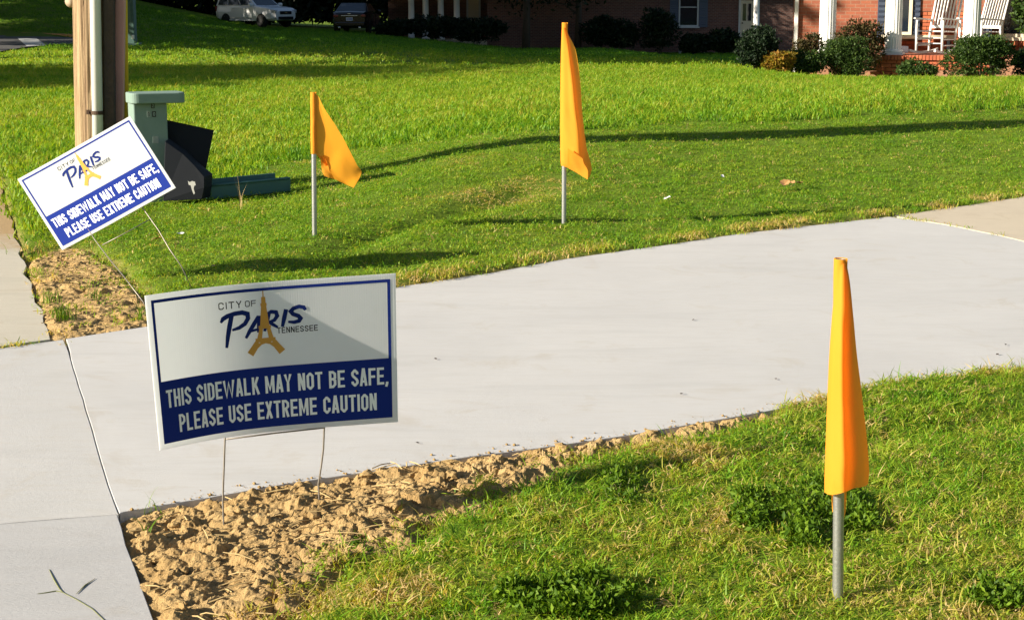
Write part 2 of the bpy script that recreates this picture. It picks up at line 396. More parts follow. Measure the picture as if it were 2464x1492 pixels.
def zt(X, Y):
    X = np.asarray(X, float); Y = np.asarray(Y, float); Ys = np.maximum(Y, 1.0); q = X / Ys
    D0 = np.interp(q, [-.3, -.15, 0, .3], [60, 50, 33, 33])
    zf = np.interp(q, [-.34, -.25, -.15, -.093, 0, .3], [1.75, 1.35, -.12, -.34, -1.15, -1.15])
    t = np.clip((Ys - D0) / (85 - D0), 0, 1.35)
    z = .012 + zf * t
    lawn = sstep(60, 25, Ys)
    z = z + (.018 * fbm(X * .45, Y * .45, 3, 2) + .014 * fbm(X * 1.9, Y * 1.9, 3, 4)) * lawn
    z = z - .26 * sstep(4.0, 6.5, X) * sstep(27, 32, Y)                                       # the near house stands a little lower
    z = z - .05 * np.exp(-(seg_d(X, Y, RUT1) / .13) ** 2) - .03 * np.exp(-(seg_d(X, Y, RUT3) / .12) ** 2)
    z = z + .10 * sstep(.0, 1.2, (X - 1.3) - .0 * Y) * sstep(5.4, 4.2, Y) * sstep(1.5, 3.2, Y) * .35
    near = Ys < 40
    sd_ = np.full(X.shape, 9.0)
    for P in SLABS: sd_ = np.minimum(sd_, np.where(near, sdf(P, X, Y), 9))
    dd = np.minimum(np.where(near, sdf(P_DIRT, X, Y), 9), np.where(near, sdf(P_DIRT2, X, Y), 9))
    z = np.where(dd < .12, z * sstep(.0, .12, dd) + (1 - sstep(.0, .12, dd)) * -.05, z)
    z = z + .27 * sstep(-2.2, .5, X) * sstep(.1, 3.6, sd_) * sstep(7.0, 9.0, Y) * sstep(27, 15, Y)   # the lawn climbs gently from the driveway
    z = z + .12 * sstep(1.0, 5.0, X) * sstep(10.5, 14.0, Y) * sstep(27, 15, Y)
    k = sstep(-.03, .05, sd_)
    z = z * k + (1 - k) * -.035
    r = sdf(P_ROAD, X, Y); z = z - .05 * sstep(.4, -.4, r)
    return z
def zz(x, y): return float(zt(np.array([x]), np.array([y]))[0])
def gp(x, y):                                   # where the pixel meets the ground
    z = 0.0
    for _ in range(12):
        p = flat(x, y, z); z2 = zz(p.x, p.y)
        if abs(z2 - z) < 1e-4: break
        z = .5 * (z + z2)
    return p

def ground():
    def axis(fine0, fine1, step, far, grow=1.12, lo=None):
        a = list(np.arange(fine0, fine1 + 1e-6, step)); s = step
        while a[-1] < far: s *= grow; a.append(a[-1] + s)
        b = []; s = step; x = fine0; lo = -far if lo is None else lo
        while x > lo: s *= grow; x -= s; b.append(x)
        return np.array(b[::-1] + a)
    xs = axis(-3.4, 4.2, .035, 900); ys = axis(2.2, 12.5, .035, 1500, 1.06, -120)
    Xg, Yg = np.meshgrid(xs, ys); Z = zt(Xg, Yg)
    n, m = Xg.shape
    v = np.stack([Xg.ravel(), Yg.ravel(), Z.ravel()], 1)
    i = np.arange(n * m).reshape(n, m)
    f = np.stack([i[:-1, :-1], i[:-1, 1:], i[1:, 1:], i[1:, :-1]], -1).reshape(-1, 4)
    me = bpy.data.meshes.new('ground')
    me.vertices.add(len(v)); me.vertices.foreach_set('co', v.ravel())
    me.loops.add(f.size); me.loops.foreach_set('vertex_index', f.ravel())
    me.polygons.add(len(f)); me.polygons.foreach_set('loop_start', np.arange(0, f.size, 4)); me.polygons.foreach_set('loop_total', np.full(len(f), 4))
    me.update(); me.validate()
    X, Y = Xg.ravel(), Yg.ravel(); ok = Y < 40
    d2 = np.where(ok, np.minimum(sdf(P_DIRT2, X, Y), sdf(P_DIRT, X, Y)), 9)
    sl = np.full(X.shape, 9.0)
    for P in SLABS: sl = np.minimum(sl, np.where(ok, sdf(P, X, Y), 9))
    soil = np.maximum(sstep(.10, .0, d2 + .05 * fbm(X * 5, Y * 5, 3, 9)), sstep(.045, .0, sl) * .8)
    a = me.attributes.new('soil', 'FLOAT', 'POINT'); a.data.foreach_set('value', soil)
    me.polygons.foreach_set('use_smooth', [True] * len(me.polygons))
    me.materials.append(M['ground'])
    o = bpy.data.objects.new('lawn', me); C.objects.link(o); tag(o, kind='structure')
ground()

def slab(name, poly, m, parent=None, th=.10):
    bm = bmesh.new()
    # densify and jitter the outline slightly so edges are not ruler-straight
    pts = []
    for i in range(len(poly)):
        a = Vector((*poly[i], 0)); b = Vector((*poly[(i + 1) % len(poly)], 0)); L = (b - a).length
        n = max(1, min(14, int(L / .12)))
        for k in range(n):
            p = a.lerp(b, k / n); w = .03 if name == 'slab' and p.x < -1.6 and p.y > 6.4 else .006 if p.y < 9 else .015
            pts.append(p + Vector((mnoise.noise(p * 3.1) * w, mnoise.noise(p * 3.1 + Vector((7, 3, 1))) * w, 0)))
    vs = [bm.verts.new(p) for p in pts]; f = bm.faces.new(vs)
    if f.normal.z < 0: f.normal_flip()
    r = bmesh.ops.extrude_face_region(bm, geom=[f])
    bmesh.ops.translate(bm, vec=(0, 0, -th), verts=[g for g in r['geom'] if isinstance(g, bmesh.types.BMVert)])
    bmesh.ops.recalc_face_normals(bm, faces=bm.faces)
    top = [e for e in bm.edges if all(v.co.z > -.001 for v in e.verts) and len(e.link_faces) == 2]
    bmesh.ops.bevel(bm, geom=top, offset=.002, segments=2, affect='EDGES', profile=.5)
    bmesh.ops.triangulate(bm, faces=[f for f in bm.faces if len(f.verts) > 4])
    me = bpy.data.meshes.new(name); bm.to_mesh(me); bm.free(); me.materials.append(m)
    o = bpy.data.objects.new(name, me); C.objects.link(o)
    if parent: o.parent = parent
    return o
tag(slab('driveway', P_DRIVE, M['conc']), kind='structure')
walk = slab('sidewalk', P_LOW, M['conc_low']); tag(walk, kind='structure')
slab('slab', P_MID, M['conc_walk'], walk)
slab('slab', P_LEFT, M['conc_dirty'], walk)
tag(slab('old_driveway', P_OLD, M['conc_old']), kind='structure')

# road with its painted bar, far left
def draped(name, poly, m, dz, kind=None, parent=None):
    pts = []
    for i in range(len(poly)):
        a = Vector((*poly[i], 0)); b = Vector((*poly[(i + 1) % len(poly)], 0)); n = max(1, int((b - a).length / 2))
        pts += [a.lerp(b, k / n) for k in range(n)]
    bm = bmesh.new(); vs = [bm.verts.new(p) for p in pts]; bm.faces.new(vs); bmesh.ops.triangulate(bm, faces=bm.faces)
    for v in bm.verts: v.co.z = dz(v.co.x, v.co.y)
    me = bpy.data.meshes.new(name); bm.normal_update()
    for f in bm.faces:
        if f.normal.z < 0: f.normal_flip()
    bm.to_mesh(me); bm.free(); me.materials.append(m)
    o = bpy.data.objects.new(name, me); C.objects.link(o)
    if kind: o['kind'] = kind
    if parent: o.parent = parent
    return o
road = draped('road', P_ROAD, M['asphalt'], lambda x, y: .03, 'structure')
draped('painted_bar', gxy([(42, 95), (88, 96), (112, 113), (64, 115)]), M['roadpaint'], lambda x, y: .036, None, road)
kb = MB()
kp = [flat(x, y) for x, y in [(-700, 82), (0, 85), (90, 88), (172, 92), (322, 102)]]
for a, b in zip(kp[:-1], kp[1:]): kb.beam(a + Vector((0, .1, .05)), b + Vector((0, .1, .05)), .18, .14)
tag(kb.build('kerb', M['conc_dirty']), kind='structure')

# ------------------------------------------------------------------ clay beds along the new concrete
def clay(name, poly, cell, amp, nclod, seed, edge=.10):
    px = [p[0] for p in poly]; py = [p[1] for p in poly]
    xs = np.arange(min(px) - .1, max(px) + .1, cell); ys = np.arange(min(py) - .1, max(py) + .1, cell)
    X, Y = np.meshgrid(xs, ys); d = sdf(poly, X, Y)
    r = np.random.default_rng(seed)
    wx = X + .03 * fbm(X * 9, Y * 9, 3, seed + 1); wy = Y + .03 * fbm(X * 9, Y * 9, 3, seed + 2)
    h = -.020 + 0 * X; a_ = .030; f_ = 7.0
    for k in range(6):                           # crumbly fractal surface
        n_ = pn(wx * f_, wy * f_, seed + 2 * k); h = h + a_ * (np.abs(n_) * 1.1 if k < 3 else n_); a_ *= .60; f_ *= 1.93
    h = h + .025 * fbm(X * 2.4, Y * 2.4, 2, seed + 6)
    for k in range(nclod):                       # broken lumps standing out of the bed
        rad = .010 + .040 * r.random() ** 2.6; cx = r.uniform(xs[0], xs[-1]); cy = r.uniform(ys[0], ys[-1])
        i0, i1 = np.searchsorted(xs, [cx - rad * 1.6, cx + rad * 1.6]); j0, j1 = np.searchsorted(ys, [cy - rad * 1.6, cy + rad * 1.6])
        if i1 - i0 < 2 or j1 - j0 < 2: continue
        xx = X[j0:j1, i0:i1]; yy = Y[j0:j1, i0:i1]; a = r.uniform(0, 6.28); e = r.uniform(.6, 1.4)
        u = ((xx - cx) * math.cos(a) + (yy - cy) * math.sin(a)) / rad * e; v = (-(xx - cx) * math.sin(a) + (yy - cy) * math.cos(a)) / rad / e
        u = u + .5 * fbm(xx / rad * 1.3, yy / rad * 1.3, 3, k); v = v + .5 * fbm(xx / rad * 1.3 + 9, yy / rad * 1.3, 3, k)
        q = np.maximum(np.abs(u), np.abs(v)) * .55 + np.sqrt(u * u + v * v) * .45
        top = h[j0:j1, i0:i1].mean() * .55 + h[j0:j1, i0:i1] * .45 + rad * .22 * fbm(xx / rad * 2.2, yy / rad * 2.2, 3, k + 40) + rad * r.uniform(.15, .65) * (1 + .5 * u * r.uniform(-.6, .6))
        bump = top * sstep(1.0, .72, q) + h[j0:j1, i0:i1] * (1 - sstep(1.0, .72, q))
        h[j0:j1, i0:i1] = np.maximum(h[j0:j1, i0:i1], bump)
    h = h * amp
    sl = np.full(X.shape, 9.0)
    for P in SLABS: sl = np.minimum(sl, sdf(P, X, Y))
    h = np.where(sl < .05, h - .010 * sstep(.05, .0, sl), h)
    fall = sstep(edge, -.02, d); Z = (h) * fall + (1 - fall) * (zt(X, Y) - .012)
    keep = (d < edge) & (sl > -.004)
    i = np.arange(X.size).reshape(X.shape)
    fk = keep[:-1, :-1] & keep[:-1, 1:] & keep[1:, 1:] & keep[1:, :-1]
    f = np.stack([i[:-1, :-1], i[:-1, 1:], i[1:, 1:], i[1:, :-1]], -1)[fk]
    used = np.unique(f); mp = np.full(X.size, -1); mp[used] = np.arange(len(used)); f = mp[f]
    v = np.stack([X.ravel(), Y.ravel(), Z.ravel()], 1)[used]
    me = bpy.data.meshes.new(name); me.from_pydata(v.tolist(), [], f.tolist()); me.materials.append(M['soil'])
    o = bpy.data.objects.new(name, me); C.objects.link(o)
    from mathutils.bvhtree import BVHTree
    return o, BVHTree.FromPolygons(v.tolist(), f.tolist())
bed, bed_t = clay('soil', P_DIRT, .005, .95, 480, 21); tag(bed, kind='stuff', label='loose tan clay bed broken into clods along the new driveway', cat='soil')
bed2, bed2_t = clay('soil', P_DIRT2, .009, .7, 260, 33); tag(bed2, kind='stuff', label='dry tan soil with straw at the corner of the sidewalk', cat='soil')
def bedz(x, y):
    for t in (bed_t, bed2_t):
        h = t.ray_cast(Vector((x, y, 1)), Vector((0, 0, -1)))
        if h[0] is not None: return h[0].z
    return zz(x, y)
# loose clods and straw
def clods(name, poly, n, rmin, rmax, seed, label):
    r = random.Random(seed); mb = MB(); k = 0
    xs = [p[0] for p in poly]; ys = [p[1] for p in poly]; ico = bmesh.new(); bmesh.ops.create_icosphere(ico, subdivisions=2, radius=1)
    iv = [v.co.copy() for v in ico.verts]; fi = [tuple(v.index for v in f.verts) for f in ico.faces]; ico.free()
    while k < n:
        x, y = r.uniform(min(xs), max(xs)), r.uniform(min(ys), max(ys))
        if float(sdf(poly, np.array([x]), np.array([y]))[0]) > -.015: continue
        rad = rmin + (rmax - rmin) * r.random() ** 9; s = Vector((r.uniform(.8, 1.5), r.uniform(.7, 1.2), r.uniform(.5, .85))) * rad
        q = Matrix.Rotation(r.uniform(0, 6.3), 3, 'Z') @ Matrix.Rotation(r.uniform(-.5, .5), 3, 'X'); o = Vector((r.random() * 50, r.random() * 50, 0))
        c = Vector((x, y, bedz(x, y) + rad * .12))
        vs = []
        for p in iv:
            d = 1 + .45 * mnoise.noise(p * 1.5 + o) + .40 * mnoise.noise(p * 3.9 + o) + .3 * mnoise.noise(p * 9 + o)
            vs.append(c + q @ Vector((p.x * s.x, p.y * s.y, p.z * s.z)) * d)
        mb.add(vs, fi); k += 1
    return tag(mb.build(name, M['soil']), label, 'soil clods', kind='stuff')
clods('soil_clods', P_DIRT, 1300, .0018, .017, 3, 'scattered loose clay clods lying on the tan bed by the driveway')
clods('soil_clods', P_DIRT2, 260, .003, .015, 4, 'small soil crumbs on the bare corner by the old sidewalk')
def straws(name, poly, n, seed, label, lmin=.03, lmax=.10):
    r = random.Random(seed); mb = MB(); k = 0; xs = [p[0] for p in poly]; ys = [p[1] for p in poly]
    while k < n:
        x, y = r.gauss((min(xs) + max(xs)) / 2, (max(xs) - min(xs)) / 3), r.uniform(min(ys), max(ys))
        if float(sdf(poly, np.array([x]), np.array([y]))[0]) > -.01: continue
        a = r.uniform(0, 6.3) if r.random() < .5 else r.gauss(.5, .4); L = r.uniform(lmin, lmax); z = bedz(x, y) + r.uniform(.002, .012)
        d = Vector((math.cos(a), math.sin(a), r.uniform(-.12, .2))) * L / 2; c = Vector((x, y, z))
        mb.tube([c - d, c + Vector((0, 0, r.uniform(0, .006))), c + d], [.0016, .0018, .0012], 4); k += 1
    return tag(mb.build(name, M['straw']), label, 'straw', kind='stuff')
def crumbs(name, line, n, w, seed, label):
    r = random.Random(seed); mb = MB(); L = gxy(line)
    for _ in range(n):
        k = r.randrange(len(L) - 1); t = r.random(); a, b = Vector(L[k]), Vector(L[k + 1]); nrm = Vector((-(b - a).y, (b - a).x)).normalized()
        if nrm.y < 0: nrm = -nrm
        p = a.lerp(b, t) + nrm * w * r.random() ** 3; q = .0012 + .005 * r.random() ** 5
        mb.lathe([(q * .7, 0), (q, q * .5), (q * .4, q)], (p.x, p.y, .0005), 5)
    return tag(mb.build(name, M['soil']), label, 'soil crumbs', kind='stuff')
crumbs('soil_crumbs', [(300, 1231), (500, 1195), (700, 1161), (900, 1131), (1140, 1096), (1300, 1076), (1520, 1044), (1700, 1013), (1870, 984), (1990, 954), (2250, 907), (2464, 883)], 380, .07, 8, 'dry soil crumbs spilled onto the driveway edge')
straws('straw', P_DIRT, 120, 5, 'dry straw bits strewn over the clay bed below the front sign')
straws('straw', P_DIRT2, 70, 6, 'dry straw bits on the bare corner under the tilted sign', .04, .14)

# ------------------------------------------------------------------ grass, as instanced clumps
protos = bpy.data.collections.new('grass_clumps')
def clump(n, rad, h0, h1, w, lean, seed, seg=3):
    r = random.Random(seed); v = []; f = []; bl = []
    for _ in range(n):
        a = r.uniform(0, 6.283); q = rad * math.sqrt(r.random()); bx, by = q * math.cos(a), q * math.sin(a)
        h = r.uniform(h0, h1); d = r.uniform(0, 6.283); L = h * r.uniform(.1, lean); ww = w * r.uniform(.7, 1.2) / 2
        fx, fy = -math.sin(d), math.cos(d); t = r.random(); b0 = len(v)
        for s in range(seg):
            k = s / seg; c = k * k
            x, y, z = bx + math.cos(d) * L * c, by + math.sin(d) * L * c, h * (k - .25 * c * lean)
            g = ww * (1 - .35 * k)
            v += [(x - fx * g, y - fy * g, z), (x + fx * g, y + fy * g, z)]; bl += [t, t]
        v.append((bx + math.cos(d) * L, by + math.sin(d) * L, h * (1 - .25 * lean))); bl.append(t)
        for s in range(seg - 1): f.append((b0 + 2 * s, b0 + 2 * s + 1, b0 + 2 * s + 3, b0 + 2 * s + 2))
        f.append((b0 + 2 * seg - 2, b0 + 2 * seg - 1, b0 + 2 * seg))
    me = bpy.data.meshes.new('clump'); me.from_pydata(v, [], f)
    at_ = me.attributes.new('bl', 'FLOAT', 'POINT'); at_.data.foreach_set('value', bl)
    me.materials.append(M['grass'])
    return me
def proto_coll(name, metas):
    c = bpy.data.collections.new(name)
    for k, me in enumerate(metas):
        o = bpy.data.objects.new(f'{name}_{k}', me); c.objects.link(o)
    return c
PC_FINE = proto_coll('fine', [clump(17, .036, .010, .034, .0032, 1.9, s) for s in range(6)])
PC_MOWN = proto_coll('mown', [clump(24, .062, .008, .030, .0044, 1.8, 20 + s) for s in range(6)])
PC_LONG = proto_coll('long', [clump(26, .11, .03, .095, .0085, 1.2, 40 + s) for s in range(6)])
PC_FAR = proto_coll('far', [clump(26, .2, .03, .085, .016, 1.0, 60 + s, 2) for s in range(4)])
def inst(name, pc, X, Y, Z, tone, scl, label, tilt=.25):
    n = len(X); me = bpy.data.meshes.new(name)
    me.vertices.add(n); me.vertices.foreach_set('co', np.stack([X, Y, Z], 1).ravel())
    rot = np.stack([rng.normal(0, tilt, n), rng.normal(0, tilt, n), rng.uniform(0, 6.283, n)], 1)
    a = me.attributes.new('rot', 'FLOAT_VECTOR', 'POINT'); a.data.foreach_set('vector', rot.ravel())
    a = me.attributes.new('scl', 'FLOAT_VECTOR', 'POINT'); a.data.foreach_set('vector', np.stack([np.ones(n), np.ones(n), scl], 1).ravel() if scl.ndim == 1 else scl.ravel())
    a = me.attributes.new('tone', 'FLOAT', 'POINT'); a.data.foreach_set('value', tone)
    a = me.attributes.new('idx', 'INT', 'POINT'); a.data.foreach_set('value', rng.integers(0, 6, n))
    o = bpy.data.objects.new(name, me); C.objects.link(o); me.materials.append(M['grass'])
    ng = bpy.data.node_groups.new(name, 'GeometryNodeTree')
    ng.interface.new_socket('Geometry', in_out='INPUT', socket_type='NodeSocketGeometry'); ng.interface.new_socket('Geometry', in_out='OUTPUT', socket_type='NodeSocketGeometry')
    gi = ng.nodes.new('NodeGroupInput'); go = ng.nodes.new('NodeGroupOutput'); ip = ng.nodes.new('GeometryNodeInstanceOnPoints'); ci = ng.nodes.new('GeometryNodeCollectionInfo')
    ci.inputs['Collection'].default_value = pc; ci.inputs['Separate Children'].default_value = True; ci.inputs['Reset Children'].default_value = True
    mp = ng.nodes.new('GeometryNodeMeshToPoints')
    def na(nm, ty):
        k = ng.nodes.new('GeometryNodeInputNamedAttribute'); k.data_type = ty; k.inputs['Name'].default_value = nm; return k.outputs[0]
    L = ng.links.new
    L(gi.outputs[0], mp.inputs[0]); L(mp.outputs[0], ip.inputs['Points']); L(ci.outputs[0], ip.inputs['Instance']); ip.inputs['Pick Instance'].default_value = True
    L(na('idx', 'INT'), ip.inputs['Instance Index'])
    e = ng.nodes.new('FunctionNodeEulerToRotation'); L(na('rot', 'FLOAT_VECTOR'), e.inputs[0]); L(e.outputs[0], ip.inputs['Rotation']); L(na('scl', 'FLOAT_VECTOR'), ip.inputs['Scale'])
    L(ip.outputs[0], go.inputs[0])
    md = o.modifiers.new('instances', 'NODES'); md.node_group = ng
    return tag(o, label, 'grass', kind='stuff')
def scatter(y0, y1, dens, marg=.9):
    n = int(dens * (.31 * 2 * (y0 + y1) / 2 + 2 * marg) * (y1 - y0))
    # uniform over the wedge in view plus a margin each side
    Y = rng.uniform(y0, y1, n * 2); wmax = .31 * y1 + marg; X = rng.uniform(-wmax, wmax, n * 2)
    k = np.abs(X) < .31 * Y + marg; X, Y = X[k], Y[k]
    want = int(dens * ((.31 * (y0 + y1)) + 2 * marg) * (y1 - y0)); k = rng.permutation(len(X))[:want]
    return X[k], Y[k]
def mown_edge(X, Y):                             # where the rough long lawn begins
    px = X / Y * F * cs + CX
    yp = np.interp(px, [-900, 0, 60, 170, 300, 480, 560, 700, 850, 1000, 1200, 1400, 2000, 2464, 3200], [900, 640, 610, 560, 520, 455, 440, 400, 365, 345, 326, 312, 285, 262, 232])
    zq = zt(X, Y) - H; b = (zq * cs + Y * sn) / (Y * cs - zq * sn)
    yy = CY - F * b                              # its height in the photo
    return Y + (yy - yp) * Y / yp + .25 * fbm(X * 1.3, Y * 1.3, 2, 8)
def masks(X, Y):
    sl = np.full(X.shape, 9.0)
    for P in SLABS: sl = np.minimum(sl, sdf(P, X, Y))
    return sl, np.minimum(sdf(P_DIRT, X, Y), sdf(P_DIRT2, X, Y)), sdf(P_DIRT2, X, Y)
def gz(X, Y, dt):                                # grass foot height, on the clay where it grows there
    Z = zt(X, Y)
    for i in np.nonzero(dt < .12)[0]: Z[i] = max(Z[i], bedz(X[i], Y[i]))
    return Z
DRYP = [[tuple(gp(x, y))[:2] for x, y in L] for L in ([(1020, 478), (1180, 452), (1290, 432), (1420, 448), (1320, 478), (1130, 492)], [(1040, 395), (1180, 372), (1200, 385), (1060, 405)], [(2020, 520), (2150, 500), (2180, 512), (2050, 535)])]
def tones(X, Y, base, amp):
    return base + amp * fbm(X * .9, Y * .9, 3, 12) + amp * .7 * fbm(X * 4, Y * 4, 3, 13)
# foreground and drive-side mown lawn
X, Y = scatter(2.6, 6.8, 1900, .8); sl, dt, d2 = masks(X, Y)
u = rng.random(len(X)); e = .14 * fbm(X * 4, Y * 4, 3, 15)
keep = (sl > .004) & ((dt > .02) | (sl > .09)) & ((dt + e > .0) | ((dt + e > -.07) & (u < .22))) & (Y < mown_edge(X, Y))
thin = sstep(.15, -.1, fbm(X * 3.2, Y * 3.2, 3, 18) + .45)          # worn places
keep &= (u > thin * .45)
X, Y, sl, dt = X[keep], Y[keep], sl[keep], dt[keep]
tn = tones(X, Y, .46, .40) + .20 * sstep(.20, .02, sl) * (fbm(X * 5, Y * 5, 2, 19) > -.15) + .10 * sstep(.12, 0, dt) + rng.normal(0, .10, len(X))
tn = tn + .5 * sstep(.12, .42, fbm(X * 1.6, Y * 1.6, 3, 31))
tn = np.where(rng.random(len(X)) < .10, .95, tn)
hs = (1 + .35 * fbm(X * 2.2, Y * 2.2, 3, 16) + .35 * sstep(.10, .02, sl)) * rng.uniform(.75, 1.25, len(X))
inst('grass', PC_FINE, X, Y, gz(X, Y, dt) - .004, np.clip(tn, 0, 1), np.clip(hs * .88, .4, 1.6), 'short mown yellow green grass in the foreground beside the driveway', .35)
# mown lawn beyond the driveway
X, Y = scatter(5.0, 20.5, 430, .8); sl, dt, d2 = masks(X, Y); u = rng.random(len(X)); me_ = mown_edge(X, Y); e = np.where(X < -.8, .34, .10) * fbm(X * 3, Y * 3, 3, 15)
keep = (sl > .006) & ((dt + e > .02) | (u < np.where(X < -.8, .16, .03))) & (Y < me_) & ((Y > 6.8) | (X < 0))
dens = np.where(Y > 12, .75, 1.0); keep &= (u < dens)
X, Y, sl, dt = X[keep], Y[keep], sl[keep], dt[keep]
dry = sstep(.25, -.15, np.minimum(np.minimum(sdf(DRYP[0], X, Y), sdf(DRYP[1], X, Y) + .12), sdf(DRYP[2], X, Y) + .12) + .25 * fbm(X * 3, Y * 3, 2, 4))
tn = tones(X, Y, .40, .22) + .55 * sstep(.30, .05, sl) * sstep(-.20, .15, fbm(X * 2.2, Y * 2.2, 3, 19)) + .62 * dry + .12 * sstep(.3, 0, dt) + rng.normal(0, .09, len(X))
tn = np.where(rng.random(len(X)) < .05, .93, tn)
hs = (1 + .3 * fbm(X * 2.2, Y * 2.2, 3, 16) + .9 * sstep(.22, .03, sl)) * rng.uniform(.75, 1.25, len(X)) * (1 - .4 * dry)
inst('grass', PC_MOWN, X, Y, gz(X, Y, dt) - .004, np.clip(tn, 0, 1), np.clip(hs, .4, 2.3), 'smooth mown grass between the driveway and the rougher lawn')
# rough long lawn
X, Y = scatter(8.0, 33, 95, 1.2); sl, dt, d2 = masks(X, Y); me_ = mown_edge(X, Y); keep = (Y > me_) & (sl > .05) & (dt > .1) & (sdf(P_ROAD, X, Y) > .1)
X, Y = X[keep], Y[keep]
tn = tones(X * .5, Y * .5, .46, .2) + rng.normal(0, .10, len(X)) - .10 * sstep(1.5, 0, Y - mown_edge(X, Y))
hs = (1 + .4 * fbm(X * .8, Y * .8, 3, 17)) * rng.uniform(.7, 1.3, len(X)) * np.interp(Y, [8, 11, 26, 33], [.7, 1, 1, .75])
inst('grass', PC_LONG, X, Y, zt(X, Y) - .006, np.clip(tn, 0, 1), np.clip(hs, .4, 1.8), 'rough longer lawn grass in the middle of the yard')
X, Y = scatter(32, 88, 13, 1.5); keep = (sdf(P_ROAD, X, Y) > .3) & ((sdf(P_ROAD, X, Y) > 0))
X, Y = X[keep], Y[keep]
tn = tones(X * .3, Y * .3, .40, .15) - .25 * sstep(38, 55, Y) + rng.normal(0, .08, len(X)) + .10 * sstep(50, 36, Y)  # tone drops with distance: the far shade is put into the grass colour
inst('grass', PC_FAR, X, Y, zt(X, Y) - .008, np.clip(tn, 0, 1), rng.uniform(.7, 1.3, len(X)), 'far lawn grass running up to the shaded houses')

# ------------------------------------------------------------------ the two lawn signs
class Strokes:                                   # flat lettering drawn as mitred strokes, collected in sign coordinates (u, v) 0..1
    def __init__(s, ax=1.66): s.v = []; s.f = []; s.n = 0; s.ax = ax
    def stroke(s, pts, w, closed=False, rnd=0):
        # pts in sign units where one unit = sign height (so u*ax); w width(s)
        P = [Vector((p[0], p[1])) for p in pts]; m = len(P); ws = w if hasattr(w, '__len__') else [w] * m
        lo = 1e-5 * (s.n % 40); s.n += 1; b = len(s.v)
        for i in range(m):
            a = P[i - 1] if (i or closed) else None; c = P[(i + 1) % m] if (i < m - 1 or closed) else None
            d1 = (P[i] - a).normalized() if a is not None else None; d2 = (c - P[i]).normalized() if c is not None else None
            if d1 is None: d1 = d2
            if d2 is None: d2 = d1
            n1 = Vector((-d1.y, d1.x)); n2 = Vector((-d2.y, d2.x)); n = (n1 + n2)
            n = n.normalized() if n.length > 1e-6 else n1
            k = min(1.6, 1 / max(.3, n.dot(n1))) * ws[i] / 2
            s.v += [(P[i].x + n.x * k, P[i].y + n.y * k, lo), (P[i].x - n.x * k, P[i].y - n.y * k, lo)]
        for i in range(m if closed else m - 1):
            j = (i + 1) % m; s.f.append((b + 2 * i, b + 2 * j, b + 2 * j + 1, b + 2 * i + 1))
    def poly(s, pts):
        b = len(s.v); lo = 1e-5 * (s.n % 40); s.n += 1
        s.v += [(p[0], p[1], lo) for p in pts]; s.f.append(tuple(range(b, b + len(pts))))
def arc_s(w, t, c):
    l, r, b, tp = t / 2, w - t / 2, t / 2, 1 - t / 2
    return l, r, b, tp
